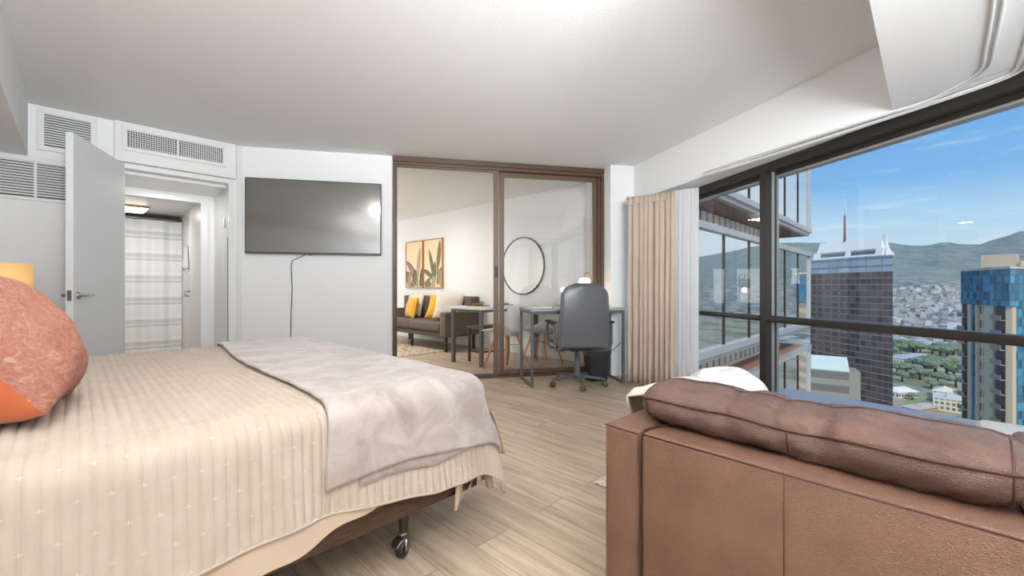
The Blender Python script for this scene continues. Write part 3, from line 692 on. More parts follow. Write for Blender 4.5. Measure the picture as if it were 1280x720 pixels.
soft('back_cushion', rbox(.135, .855, .17, .34, .42, .60, 10, 5, 3, .02), 'leather_dark', ac, .05)
for x, y in ((.05, .05), (.94, .05), (.05, .78), (.94, .78)): obj('foot', MB().box(x-.03, x+.03, y-.03, y+.03, 0, .062), 'sofa_leg', ac)
mb = MB()
mb.tube([(.129, -.002, .08), (.129, -.002, .3), (.129, -.002, ZB-.025), (.1295, .004, ZB-.006), (.131, .02, ZB+.003), (.137, .05, ZB+.004), (.15, .10, ZB+.003), (.16, .13, ZB)], .0032, 8)
mb.tube([(.133, .003, ZB-.006), (.5, .002, ZB-.006), (.86, .003, ZB-.006)], .0024, 8)
mb.tube([(.004, .006, ZB-.008), (.06, .003, ZB-.008), (.126, .003, ZB-.008)], .0022, 8)
mb.tube([(.495, -.001, .08), (.495, -.001, ZB-.01)], .0015, 6)
mb.tube([(.861, -.002, .08), (.861, -.002, ZB-.025), (.861, .006, ZB), (.858, .05, ZB+.004), (.85, .15, ZB+.003)], .0032, 8)
obj('piping', mb, 'piping', ac)
# headrest cushion: closed cross-sections swept along x
L0, L1 = .060, .875
def sec(s, ang, yc, zc, ry, rz_, pw=2.5):
    c, s_ = math.cos(ang), math.sin(ang)
    return (yc+ry*math.copysign(abs(c)**(2/pw), c), zc+rz_*math.copysign(abs(s_)**(2/pw), s_))
def hr_dims(s):
    e = 1-abs(2*s-1)**7; e = max(e, 0)**.42
    sag = .006*math.sin(s*9)+.004*math.sin(s*21)
    return .195+.012*math.sin(s*5), .637+sag*.5, .128*(.30+.70*e)+sag*.3, .066*(.18+.82*e)+sag*.3+.004*s
def headrest(u, v):
    s = v; yc, zc, ry, rz_ = hr_dims(s); a = u*2*math.pi
    y, z = sec(s, a, yc, zc, ry, rz_)
    x = L0+(L1-L0)*s
    pinch = .018*math.exp(-((s-.60)/.035)**2)*max(0, math.cos(a-R(150)))+.016*math.exp(-((s-.33)/.03)**2)*max(0, math.cos(a-R(100)))+.012*math.exp(-((s-.47)/.02)**2)*max(0, math.cos(a-R(95)))
    n_ = .008*noise.noise(Vector((x*9, y*14, z*14)))+.0045*noise.noise(Vector((x*24+y*22, y*26, z*25)))+.002*noise.noise(Vector((x*60+y*60, y*50, z*45)))
    k = (pinch-n_)/max(ry, .02)
    edge = max(0.0, 1-abs(2*s-1)**7)
    return Vector((x+.012*math.sin(a)*(1-edge)*math.copysign(1, s-.5)*0, y-(y-yc)*k*edge, z-(z-zc)*k*edge*1.3))
mb = MB().grid(headrest, 96, 220, wu=True)
mb.add([headrest(k/96, 0) for k in range(96)], [tuple(range(95, -1, -1))], True); mb.add([headrest(k/96, 1) for k in range(96)], [tuple(range(96))], True)
hr = weld(obj('headrest', mb, 'leather_dark', ac))
for p in hr.data.polygons: p.use_smooth = True
mb = MB(); seam = [headrest(.463, k/60)+Vector((0, -.002, .001)) for k in range(61)]
mb.tube(seam, .0032, 8)
top = [headrest(.235, k/60)+Vector((0, 0, .001)) for k in range(61)]; mb.tube(top, .0018, 6)
mb.tube([headrest(.463+.12*k/12, .515)+Vector((0, -.001, -.001)) for k in range(13)], .0022, 6)
for s in (0, 1): mb.tube([headrest(k/36, .045 if s == 0 else .955)*1.0+Vector(((-.0, 0, 0))) for k in range(36)], .0025, 6, closed=True)
obj('seam', mb, 'piping', hr)

# things on and around the armchair
cw = thing('throw_pillow', 'plump white pillow on the armchair in front of the window', 'pillow', (*(Vector(ORG)+Vector(fr(AS, .10, .66)[:2])), .52), 0)
cw.rotation_euler = (R(-62), R(4), AS+R(4))
mb = cushion_mb(.36, .42, .24, 34, .08, 4, .02, True); o = obj('cover', mb, 'white_fabric', cw)
obj('seam', MB().tube([Vector((.18*math.cos(k*math.pi/30), 0, .21*math.sin(k*math.pi/30))) for k in range(60)], .004, 6, closed=True), 'white_fabric', cw)
kt = thing('knitted_throw', 'cream throw draped over the left arm of the brown armchair', 'throw blanket', (*ORG, 0), AS)
def kfn(u, v):
    y = .26+.36*u+.03*math.sin(v*8); q = v*.62-.26
    if q < 0: x, z = -.075+.06*(1+q/.26)**2*0-.01*math.sin(u*9), ZB+q*.6+.0
    elif q < .15: x, z = (q/.15)*.225-.075, ZB+.018+.02*math.sin(q/.15*math.pi)
    else: x, z = .14+(q-.15)*.5, ZB+.014-(q-.15)*.6
    b = .018*noise.noise(Vector((u*6, v*7, 2)))+.02*max(0, math.sin(u*7))*(1 if 0 <= q < .15 else .3)
    return Vector((x-(b if q < 0 else 0), y, z+(b+.006 if q >= 0 else 0)))
obj('cloth', MB().grid(kfn, 40, 50), 'cream_fabric', kt, solid=.008)
ot = thing('ottoman', 'white woven ottoman beside the window at the right edge', 'ottoman', (*(Vector(ORG)+Vector(fr(AS, .79, .94)[:2])), 0), AS)
soft('cushion', rbox(0, .62, 0, .63, .10, .45, 8, 8, 4, .006), 'white_fabric', ot, .03)
obj('base', MB().box(.05, .57, .05, .58, .0, .10), 'sofa_leg', ot)
rg = obj('area_rug', MB().box(-.53, 1.25, .665, 1.70, .001, .012), 'rug_white', None, loc=(*ORG, 0), rz=AS, bevel=.004); tag(rg, 'ivory rug with only its corner showing beside the leather armchair', 'rug')

# ------------------------------------------------------------------ desk
dk = thing('desk', 'slim writing desk with grey steel frame by the glass door', 'desk', (0, 0, 0), AT)
obj('desktop', MB().box(1.10, 2.14, 4.11, 4.60, .765, .79), mat('desktop_grey', srgb(160, 162, 164), .25), dk, bevel=.003)
def leg_frame(x, y0=4.135, y1=4.585):
    mb = MB(); r = .013
    mb.box(x-r, x+r, y0-r, y0+r, 0, .765); mb.box(x-r, x+r, y1-r, y1+r, 0, .765); mb.box(x-r, x+r, y0+r, y1-r, 0, .026); mb.box(x-r, x+r, y0+r, y1-r, .739, .765)
    obj('leg_frame', mb, 'dark_grey', dk, bevel=.002)
leg_frame(1.122); leg_frame(2.115, 4.135, 4.46)
mb = MB(); mb.box(1.135, 2.10, 4.122, 4.14, .735, .765); mb.box(1.135, 2.10, 4.575, 4.595, .735, .765); obj('rail', mb, 'dark_grey', dk, bevel=.002)
dl = thing('desk_lamp', 'small desk lamp with lit white shade and wooden stem', 'lamp', T(1.86, 4.40, .79), AT)
obj('base', MB().lathe([(.055, 0), (.055, .012), (.01, .016)], n=28), 'brass', dl)
obj('stem', MB().tube([(.0, 0, .012), (0, 0, .33), (-.01, 0, .365), (-.045, 0, .375), (-.07, 0, .37), (-.07, 0, .31)], .006, 8), 'brass', dl)
obj('lamp_shade', MB().lathe([(.022, .325), (.05, .318), (.064, .30), (.064, .215)], (-.07, 0, 0), 32), 'shade_desk', dl, solid=.003)
obj('bulb', MB().lathe([(.001, .225), (.02, .235), (.024, .255), (.012, .29), (.001, .30)], (-.07, 0, 0), 16), 'bulb', dl)
light('desk_bulb', 'POINT', T(1.79, 4.40, .975), 2.6, (1, .80, .55), radius=.03)
pp = thing('notebook', 'white papers lying on the left end of the desk', 'papers', T(1.26, 4.34, .791), AT+.2)
obj('sheet', MB().box(-.10, .10, -.08, .08, 0, .008), 'white_plastic', pp)
# waste bin
wb = thing('waste_bin', 'charcoal waste bin with clear liner under the desk', 'bin', T(1.90, 4.33, 0), AT)
def tray(w0, d0, w1, d1, h, n=5):
    def ring(w, d_, z, k=8):
        P = []
        r = .03
        for cx, cy, a0 in ((w/2-r, d_/2-r, 0), (-w/2+r, d_/2-r, 90), (-w/2+r, -d_/2+r, 180), (w/2-r, -d_/2+r, 270)):
            for q in range(k): a = R(a0+90*q/(k-1)); P.append(Vector((cx+r*math.cos(a), cy+r*math.sin(a), z)))
        return P
    return ring
ring = tray(0, 0, 0, 0, 0)
def loft(rings, cap0=True, cap1=False):
    mb = MB(); n = len(rings[0]); V = [p for r_ in rings for p in r_]; F = []
    for i in range(len(rings)-1):
        for k in range(n): F.append((i*n+k, i*n+(k+1) % n, (i+1)*n+(k+1) % n, (i+1)*n+k))
    if cap0: F.append(tuple(range(n-1, -1, -1)))
    if cap1: F.append(tuple((len(rings)-1)*n+k for k in range(n)))
    return mb.add(V, F, True)
obj('bucket', loft([ring(.20, .16, .002), ring(.25, .20, .33), ring(.262, .212, .335), ring(.262, .212, .352)]), 'bin', wb, solid=.004)
obj('liner', loft([ring(.256, .206, .27), ring(.272, .222, .30), ring(.270, .22, .362), ring(.25, .20, .372), ring(.235, .185, .30)], False), 'liner', wb)
cb = obj('lamp_cord', MB().tube([T(1.84, 4.47, .80), T(1.88, 4.60, .74), T(1.93, 4.55, .55), T(1.99, 4.52, .42), T(2.06, 4.44, .35), T(2.15, 4.44, .30), T(2.21, 4.47, .34), T(2.26, 4.475, .38)], .004, 6), 'black_plastic')
tag(cb, 'dark power cord running from the desk to the wall outlet', 'cord')

# ------------------------------------------------------------------ office chair, forward is +y
oc = thing('office_chair', 'high-backed grey leather office chair pulled up to the desk', 'chair', (.672, 4.40, 0), AT-R(4))
def shell(off_, t, w=.50, z0=.415, z1=1.03):
    def prof(v):
        z = z0+(z1-z0)*v; y = -.225-.045*v-.05*math.sin(math.pi*v)*.4+.0
        return y, z
    def wid(v):
        k = 1.0-.14*v
        if v > .80: k *= math.sqrt(max(0.0, 1-((v-.80)/.215)**2.6))*.995+.005
        if v < .06: k *= .93+.07*(v/.06)
        return w/2*k
    def fn(u, v):
        y, z = prof(v); x = (2*u-1)
        return Vector((x*wid(v), y+off_-.035*(1-x*x)*-1*.0-.03*(x*x)*-1, z))
    return fn
mb = MB().grid(shell(0, 0), 22, 30); o = obj('backrest', mb, 'office_leather', oc, solid=.035)
fn = shell(-.008, 0, .51)
edge = [fn(0, k/30) for k in range(31)]+[fn(1, 1-k/30) for k in range(31)]
obj('backrest_rim', MB().tube(edge, .016, 8, closed=True), 'dark_grey', oc)
soft('seat', rbox(-.25, .25, -.21, .24, .42, .50, 8, 8, 2, .015), 'office_leather', oc, .03)
for s in (-1, 1):
    a = obj('armrest', MB().tube([(s*.295, -.20, .645), (s*.295, .06, .645), (s*.295, .085, .60), (s*.292, .06, .42), (s*.27, .04, .385), (s*.10, .02, .385)], .012, 10), 'dark_grey', oc)
    obj('armrest_pad', MB().box(s*.295-.03, s*.295+.03, -.21, .09, .648, .672), 'black_plastic', a, bevel=.012, seg=3)
    obj('armrest_loop', MB().tube([(s*.295, -.20, .645), (s*.290, -.215, .45), (s*.275, -.20, .385), (s*.1, -.10, .385)], .010, 8), 'dark_grey', a)
obj('seat_plate', MB().box(-.10, .10, -.14, .10, .365, .42), 'black_plastic', oc, bevel=.006)
obj('back_bracket', MB().bar((0, -.12, .38), (0, -.235, .47), .07, .018), 'black_plastic', oc, bevel=.004)
mb = MB(); mb.lathe([(.024, .30), (.024, .365)]); mb.lathe([(.035, .09), (.03, .16), (.026, .30)]); obj('gas_lift', mb, 'dark_grey', oc)
obj('hub', MB().lathe([(.045, .075), (.048, .11), (.035, .125)], n=24), 'dark_grey', oc)
for k in range(5):
    a = R(-72+72*k-24); e_ = Vector((math.cos(a)*.28, math.sin(a)*.28, 0))
    l = obj('base_leg', MB().bar((math.cos(a)*.03, math.sin(a)*.03, .10), (e_.x, e_.y, .075), .034, .024), 'dark_grey', oc, bevel=.006)
    mb = MB()
    for s in (-1, 1):
        mm_ = MB().lathe([(.001, -.009), (.022, -.009), (.027, -.005), (.027, .005), (.022, .009), (.001, .009)], n=20)
        mm_.xf(Matrix.Translation((e_.x, e_.y, .027)) @ Matrix.Rotation(a+.6, 4, 'Z') @ Matrix.Rotation(R(90), 4, 'X') @ Matrix.Translation((0, 0, s*.015)))
        mb.add(mm_.v, mm_.f, True)
    mb.tube([(e_.x, e_.y, .03), (e_.x, e_.y, .075)], .008, 8)
    obj('caster', mb, mat('grey_brown_caster', srgb(96, 84, 74), .5) if k == 0 else bpy.data.materials['grey_brown_caster'], l)

# ------------------------------------------------------------------ curtains by the window
def pleats(path, z0, z1, n, amp, seed=0, nu=420, nv=10, slant=0):
    P = [Vector(p) for p in path]
    L = [0]
    for i in range(1, len(P)): L.append(L[-1]+(P[i]-P[i-1]).length)
    def at(s):
        d_ = s*L[-1]
        for i in range(1, len(P)):
            if d_ <= L[i]+1e-9: t = (d_-L[i-1])/(L[i]-L[i-1]); return P[i-1].lerp(P[i], t), (P[i]-P[i-1]).normalized()
        return P[-1], (P[-1]-P[-2]).normalized()
    def fn(u, v):
        p, t = at(u); nrm = Vector((-t.y, t.x, 0)); ph = u*n*2*math.pi+1.3*noise.noise(Vector((u*5, seed, 0)))*2+.5*noise.noise(Vector((u*9, v*1.5, seed)))
        A = amp*(.45+.75*(1-v)+.35*noise.noise(Vector((u*12, v*2, seed+3))))
        q = p+nrm*A*math.sin(ph)+t*(.012*math.cos(ph*1.0))
        zb = z0+.01*noise.noise(Vector((u*20, 0, seed)))
        return Vector((q.x, q.y, zb+(z1-zb)*v))
    return MB().grid(fn, nu, nv)
cu = thing('curtain', 'beige pleated floor-length curtain gathered beside the window', 'curtain', (0, 0, 0), AT)
obj('cloth', pleats([(2.16, 4.14, 0), (2.30, 3.98, 0), (2.40, 3.86, 0), (2.47, 3.76, 0)], .015, 1.955, 9, .036, 1), 'curtain', cu, solid=.004)
obj('heading', pleats([(2.16, 4.14, 0), (2.30, 3.98, 0), (2.40, 3.86, 0), (2.47, 3.76, 0)], 1.87, 1.958, 26, .012, 2, nv=2), 'curtain', cu, solid=.003)
sh = thing('sheer_curtain', 'white sheer curtain hanging next to the beige curtain', 'curtain', (0, 0, 0), AT)
obj('cloth', pleats([(2.475, 3.79, 0), (2.56, 3.69, 0), (2.63, 3.62, 0)], .015, 1.965, 6, .022, 5, nu=200), 'sheer', sh)
obj('cloth', pleats([(2.50, 3.81, 0), (2.58, 3.73, 0), (2.65, 3.66, 0)], .015, 1.965, 5, .02, 8, nu=200), 'sheer', sh)

# ------------------------------------------------------------------ living room seen through the sliding door
sf = thing('sofa', 'grey-brown three seat sofa with tall legs against the living room wall', 'sofa', B(4.68, 5.32, 0), AB+R(90))
# local x runs along the wall away from the camera, local y points back into the room (-d)
SL = 2.05
def sbox(name, x0, x1, y0, y1, z0, z1, r=.03, **k): return soft(name, rbox(x0, x1, y0, y1, z0, z1, 6, 6, 3, k.get('b', 0)), 'sofa_grey', sf, r)
sbox('backrest', .0, SL, .0, .20, .24, .86, .06)
sbox('seat_frame', 0.08, SL, .18, .68, .22, .30, .015)
sbox('seat_cushion', .16, 1.06, .18, .72, .305, .455, .035, b=.008); sbox('seat_cushion', 1.07, SL-.15, .18, .72, .305, .455, .035, b=.008)
sbox('arm', 0, .15, .16, .72, .24, .62, .03); sbox('arm', SL-.15, SL, .16, .72, .24, .62, .03)
for x, y in ((.06, .66), (SL-.06, .66), (1.02, .66), (.06, .10), (SL-.06, .10)): obj('leg', MB().box(x-.018, x+.018, y-.018, y+.018, 0, .24), 'sofa_leg', sf)
def on_sofa(x, y, z): q = Vector(B(4.68, 5.32, 0))+fr(AB+R(90), x, y, z); return q
cushion('sofa_cushion', 'mustard yellow velvet cushion at the far end of the sofa', 'cushion', on_sofa(1.44, .40, .645), (R(-14), 0, AB+R(90+180-14)), .44, .40, .16, 'yellow', None, .10, 11, wr=.015, group='yellow cushions on the sofa')
cushion('sofa_cushion', 'mustard yellow velvet cushion tilted against the near arm of the sofa', 'cushion', on_sofa(.52, .44, .655), (R(-8), R(14), AB+R(90+180+48)), .42, .40, .15, 'yellow', None, .10, 12, wr=.015, group='yellow cushions on the sofa')
cushion('sofa_cushion', 'cream cushion behind the far yellow cushion on the sofa', 'cushion', on_sofa(1.55, .26, .70), (R(-14), 0, AB+R(90+180)), .50, .46, .14, 'cream_fabric', None, .10, 13, group='cream cushions on the sofa')
cushion('sofa_cushion', 'cream cushion wedged beside the sofa arm behind the yellow one', 'cushion', on_sofa(.33, .40, .70), (R(-8), R(8), AB+R(90+180+52)), .48, .46, .15, 'cream_fabric', None, .10, 14, group='cream cushions on the sofa')
rg = obj('patterned_rug', MB().box(5.45, 7.9, -4.05, -2.7, .001, .010), None or mat('rug_pattern', (.6, .55, .45), .95), None, rz=AB+R(90)); tag(rg, 'beige and brown patterned rug in front of the grey sofa', 'rug')
_n, _r = mixnoise(bpy.data.materials['rug_pattern'], srgb(140, 118, 92), srgb(214, 200, 176), 9, 3, .42, .55, vec=coord(bpy.data.materials['rug_pattern'], 'Object', (1, 2.4, 1)), dist=1.5)

# framed prints
def leaf(mb, base, ang, L, W, bend, y, n=12):
    V = []; F = []; x, z = base; a = ang
    for i in range(n+1):
        t = i/n; w = W*math.sin(math.pi*min(1, t*.93+.05))**.8
        nx, nz_ = -math.sin(a), math.cos(a)
        V += [(x+nx*w, y, z+nz_*w), (x-nx*w, y, z-nz_*w)]
        x += math.cos(a)*L/n; z += math.sin(a)*L/n; a += bend/n
    for i in range(n): F.append((2*i, 2*i+1, 2*i+3, 2*i+2))
    mb.add(V, F)
def palm(mb, base, ang, L, bend, y, n=22, lw=.009, ll=.16):
    x, z = base; a = ang; stem = [(x, z)]
    for i in range(n):
        x += math.cos(a)*L/n; z += math.sin(a)*L/n; a += bend/n; stem.append((x, z))
        t = i/n; l = ll*math.sin(math.pi*min(1, .15+t*.85))
        for s in (-1, 1): leaf(mb, (x, z), a+s*R(52-22*t), l, lw, -s*.5, y, 5)
    for i in range(len(stem)-1): mb.add([(stem[i][0]-.003, y, stem[i][1]), (stem[i][0]+.003, y, stem[i][1]), (stem[i+1][0]+.003, y, stem[i+1][1]), (stem[i+1][0]-.003, y, stem[i+1][1])], [(0, 1, 2, 3)])
def clip_mb(mb, x0, x1, z0, z1):
    for p in mb.v: p.x = min(max(p.x, x0), x1); p.z = min(max(p.z, z0), z1)
    return mb
def art(label, c, kind):
    g = thing('framed_print', label, 'picture', B(4.75, c, 1.465), AB+R(-90), 'botanical prints above the sofa')
    W, H = .61, .93   # local -y faces the room
    mb = MB()
    for a_ in ((-W/2, W/2, -H/2, -H/2+.014), (-W/2, W/2, H/2-.014, H/2), (-W/2, -W/2+.014, -H/2, H/2), (W/2-.014, W/2, -H/2, H/2)): mb.box(a_[0], a_[1], -.04, -.004, a_[2], a_[3])
    obj('frame', mb, 'art_frame', g, bevel=.002)
    obj('print', MB().box(-W/2+.014, W/2-.014, -.028, -.006, -H/2+.014, H/2-.014), 'art_paper', g)
    rnd = random.Random(3 if kind else 9); a1 = MB(); a2 = MB(); a3 = MB(); y = -.0295
    lim = (-W/2+.02, W/2-.02, -H/2+.02, H/2-.02)
    if kind == 0:
        palm(a1, (.16, -.5), R(112), .72, .55, y); palm(a3, (.12, -.30), R(84), .62, -.1, y-.0005, ll=.11)
        palm(a1, (-.05, -.48), R(140), .40, -.7, y-.001); palm(a2, (.22, -.45), R(75), .42, -.2, y-.0015, lw=.016); palm(a3, (-.22, -.5), R(70), .34, .6, y-.002); palm(a1, (-.10, -.5), R(50), .42, .8, y-.0012)
    else:
        leaf(a2, (.02, -.30), R(98), .60, .050, .25, y); leaf(a1, (.14, -.14), R(78), .58, .062, .12, y-.0005); leaf(a2, (.03, -.32), R(135), .46, .050, .7, y-.001)
        leaf(a2, (.02, -.40), R(88), .44, .075, -.2, y-.0015); leaf(a1, (-.02, -.45), R(150), .28, .07, .5, y-.002); leaf(a1, (.14, -.40), R(70), .42, .06, -.3, y-.0012)
        leaf(a3, (-.10, -.46), R(30), .3, .045, .6, y-.0025); leaf(a3, (.05, -.46), R(110), .24, .055, -.5, y-.003); leaf(a2, (-.25, -.46), R(60), .26, .055, -.6, y-.0018); palm(a3, (.26, -.46), R(95), .34, .3, y-.0031)
    for a_, m_, nm in ((a1, 'leaf_brown', 'printed_leaves'), (a2, 'leaf_green', 'printed_leaves'), (a3, 'leaf_pale', 'printed_leaves')):
        if a_.v: obj(nm, clip_mb(a_, *lim), m_, g)
art('framed feathery palm print, left of the pair above the sofa', 7.37, 0)
art('framed banana leaf print, right of the pair above the sofa', 6.73, 1)
mr_ = thing('round_mirror', 'round wall mirror with thin black rim behind the glass door', 'mirror', B(4.75, 4.42, 1.335), AB+R(-90))
mb = MB().add([(.425*math.cos(2*math.pi*k/64), -.018, .425*math.sin(2*math.pi*k/64)) for k in range(64)], [tuple(range(64))]); obj('mirror_glass', mb, 'mirror', mr_, smooth=False)
mb = MB().lathe([(.422, 0), (.422, .026), (.437, .026), (.437, 0)], n=64).xf(Matrix.Rotation(R(90), 4, 'X')); obj('rim', mb, 'black_metal', mr_)

# table, stool, shell chairs
tb = thing('dining_table', 'narrow white-topped table with dark metal legs behind the sliding door', 'table', B(3.55, 3.98, 0), AB)
obj('tabletop', MB().box(-.02, 1.10, 0, .68, .722, .755), 'table_white', tb, bevel=.004)
for x, y in ((.02, .06), (.02, .63), (1.06, .06), (1.06, .63)): obj('leg', MB().box(x-.022, x+.022, y-.022, y+.022, 0, .722), 'dark_grey', tb, bevel=.002)
obj('apron', MB().box(0, 1.08, .04, .65, .69, .722), 'dark_grey', tb)
for k, (x, y) in enumerate(((.28, .42), (.72, .36))):
    q = thing('placemat', ['woven brown placemat on the near end of the white table', 'woven brown placemat farther along the white table'][k], 'placemat', B(3.55+x, 3.98+y, .756), AB, 'placemats on the dining table')
    obj('mat', MB().lathe([(.001, 0), (.17, 0), (.17, .005), (.001, .006)], n=32), 'placemat', q)
    obj('bowl', MB().lathe([(.03, .006), (.06, .010), (.085, .03), (.082, .03), (.055, .014), (.001, .010)], n=28), 'art_frame', q)
st = thing('bench_stool', 'dark wooden stool with straight legs beneath the white table', 'stool', B(3.80, 4.33, 0), AB+R(-6))
obj('seat', MB().box(-.10, .42, -.14, .18, .455, .485), mat('dark_stool_seat', srgb(88, 76, 70), .5), st, bevel=.008)
for x, y in ((-.07, -.11), (-.07, .15), (.39, -.11), (.39, .15)): obj('leg', MB().box(x-.014, x+.014, y-.014, y+.014, 0, .455), 'sofa_leg', st)
mb = MB(); mb.box(-.07, .39, -.118, -.102, .14, .16); mb.box(-.078, -.062, -.11, .15, .14, .16); obj('stretcher', mb, 'sofa_leg', st)
def shell_chair(label, loc, rz):
    g = thing('shell_chair', label, 'chair', loc, rz, 'white shell chairs at the dining table')
    # forward is +y
    def fn(u, v):
        x = 2*u-1; P = [(.24, .455), (.18, .435), (.02, .41), (-.12, .415), (-.20, .47), (-.235, .60), (-.26, .72), (-.275, .80)]
        f_ = v*(len(P)-1); i = min(int(f_), len(P)-2); t = f_-i; y = P[i][0]*(1-t)+P[i+1][0]*t; z = P[i][1]*(1-t)+P[i+1][1]*t
        w = .235*(1-.12*abs(2*v-1)**3); 
        if v > .85: w *= math.sqrt(max(.05, 1-((v-.85)/.17)**2))
        side = abs(x)**2.4*math.exp(-((v-.48)/.33)**2)
        return Vector((x*w, y+side*.10*max(0, v-.3), z+side*.15))
    o = weld(obj('seat', MB().grid(fn, 20, 36), 'white_plastic', g, solid=.008))
    for sx in (-1, 1):
        for sy in (-1, 1): obj('leg', MB().tube([(sx*.09, sy*.09, .41), (sx*.215, sy*.20, 0)], [.016, .010], 10), 'wood_orange', g)
    mb = MB()
    mb.tube([(-.14, -.12, .30), (.14, .12, .30)], .004, 6); mb.tube([(.14, -.12, .30), (-.14, .12, .30)], .004, 6)
    obj('wire_brace', mb, 'black_metal', g)
    return g
shell_chair('white moulded shell chair with beech legs nearest the door stile', B(3.72, 3.74, 0), AB)
shell_chair('white moulded shell chair behind the desk, seen through the glass', B(4.25, 3.62, 0), AB+R(12))
# living room ceiling lamp, just out of view behind the door jamb
ll = thing('ceiling_light', 'round drum ceiling light in the living room beyond the glass door', 'ceiling light', (-2.10, 6.45, 2.40), 0)
obj('base', MB().lathe([(.001, -.03), (.20, -.03), (.20, 0)], n=32), 'brass', ll)
obj('diffuser', MB().lathe([(.001, -.10), (.18, -.10), (.21, -.08), (.21, -.03)], n=40), 'diffuser', ll)
light('living_lamp', 'AREA', (-2.10, 6.45, 2.28), 30, (1, .96, .9), .36, .36, (-2.1, 6.45, 0))
light('living_end_fill', 'AREA', B(3.0, 9.6, 1.3), 50, (.96, .98, 1), 2.6, 1.6, B(3.0, 6.6, 2.7))  # added fill in front of the closed end wall, no window there
# ------------------------------------------------------------------ outside
GZ = -90.0
def facade(name, wall, glassc, fh, bw, band=.3, rough=.25, var=.35, gl_metal=.0, mull=.12):
    """floors and bays from object coordinates: u along the face, z up"""
    m = mat(name, wall, .6); t = nd(m, 'ShaderNodeTexCoord'); s = nd(m, 'ShaderNodeSeparateXYZ'); lk(m, t.outputs['Object'], s.inputs[0])
    def mth(op, a, b=None):
        n = nd(m, 'ShaderNodeMath'); n.operation = op
        for i, q in enumerate((a, b)):
            if q is None: continue
            if isinstance(q, (int, float)): n.inputs[i].default_value = q
            else: lk(m, q, n.inputs[i])
        return n.outputs[0]
    zz = mth('DIVIDE', s.outputs[2], fh); xx = mth('DIVIDE', mth('ADD', s.outputs[0], s.outputs[1]), bw)
    wz = mth('GREATER_THAN', mth('FRACT', zz), band); wx = mth('GREATER_THAN', mth('FRACT', xx), mull); w_ = mth('MULTIPLY', wz, wx)
    cx = nd(m, 'ShaderNodeCombineXYZ'); lk(m, mth('FLOOR', xx), cx.inputs[0]); lk(m, mth('FLOOR', zz), cx.inputs[1])
    wn_ = nd(m, 'ShaderNodeTexWhiteNoise'); lk(m, cx.outputs[0], wn_.inputs['Vector'])
    r = nd(m, 'ShaderNodeValToRGB'); r.color_ramp.elements[0].color = (*[c*(1-var) for c in glassc], 1); r.color_ramp.elements[1].color = (*[min(1, c*(1+var)) for c in glassc], 1)
    lk(m, wn_.outputs['Value'], r.inputs[0])
    x = nd(m, 'ShaderNodeMixRGB'); lk(m, w_, x.inputs[0]); x.inputs[1].default_value = (*wall, 1); lk(m, r.outputs[0], x.inputs[2]); lk(m, x.outputs[0], bsdf(m).inputs['Base Color'])
    rg_ = nd(m, 'ShaderNodeMapRange'); rg_.inputs[3].default_value = .6; rg_.inputs[4].default_value = rough; lk(m, w_, rg_.inputs[0]); lk(m, rg_.outputs[0], bsdf(m).inputs['Roughness'])
    if gl_metal:
        k = nd(m, 'ShaderNodeMath'); k.operation = 'MULTIPLY'; lk(m, w_, k.inputs[0]); k.inputs[1].default_value = gl_metal; lk(m, k.outputs[0], bsdf(m).inputs['Metallic'])
    return m
M['wing_glass'] = mat('reflective_facade_glass', (.76, .80, .83), .03, 1.0); 
M['wing_fascia'] = mat('grey_aluminium_fascia', srgb(176, 178, 184), .4, .0)
M['wing_soffit'] = mat('brown_soffit_panel', srgb(120, 100, 90), .6)
M['wing_ledge'] = mat('terracotta_ledge', srgb(164, 128, 112), .8)
M['wing_white'] = mat('white_precast_fins', srgb(214, 210, 204), .7); M['wing_dark'] = mat('dark_recess', srgb(96, 92, 94), .7)
M['ledge'] = mat('pale_concrete_ledge', srgb(176, 184, 200), .7)

# wing of the same building: glass storeys that step out over recessed bands
wg = thing('building_wing', 'glass-clad wing of the high-rise directly outside the window', 'building', (0, 0, 0), AB)
C0, X0, X1 = 3.0, 5.3, 17.95            # face position across, start and end along
Zt = 2.9
for k in range(-4, 4):
    zb = Zt+3.2*(k); zt = zb+2.53         # glass storey between zb and zt
    obj('glass_storey', MB().box(X0, X1-.05, C0+.03, C0+6, zb+.12, zt-.12), 'wing_glass', wg)
    mb = MB(); mb.box(X0, X1, C0-.06, C0+6, zb, zb+.14); mb.box(X0, X1-.12, C0-.0, C0+5.9, zb-.10, zb); obj('lower_fascia', mb, 'wing_fascia', wg)
    mb = MB(); mb.box(X0, X1, C0-.05, C0+6, zt-.13, zt); obj('upper_fascia', mb, 'wing_fascia', wg)
    obj('soffit_panel', MB().box(X0, X1-.5, C0+.12, C0+5.6, zb-.13, zb-.10), 'wing_soffit', wg)
    obj('ledge_top', MB().box(X0, X1-.5, C0+.10, C0+5.6, zt, zt+.02), 'wing_ledge', wg)
    obj('recess', MB().box(X0, X1-1.4, C0+.75, C0+5, zt+.02, zt+.57), 'wing_dark', wg)
    mb = MB(); x = X0
    while x < X1-1.6: mb.box(x, x+.26, C0+.62, C0+.76, zt+.06, zt+.50); x += .40
    mb.box(X0, X1-1.4, C0+.60, C0+.78, zt+.02, zt+.10); obj('recess_fins', mb, 'wing_white', wg)
    x = X1-.04
    while x > X0: obj('mullion', MB().box(x-.025, x+.015, C0+.005, C0+.05, zb+.12, zt-.12), 'dark_frame', wg); x -= 1.72
    obj('corner_post', MB().box(X1-.10, X1, C0-.03, C0+.10, zb+.12, zt-.12), 'wing_fascia', wg)
# roof ledge just outside the window
lg = struct('trim_7', MB().prism([xy(T(2.87, 4.9)), xy(B(5.05, 1.72)), (3.06, 4.655), (3.80, 3.615), (5.6, 1.1), xy(T(6.2, -3)), xy(T(2.87, -3))], -.32, -.10), 'ledge')

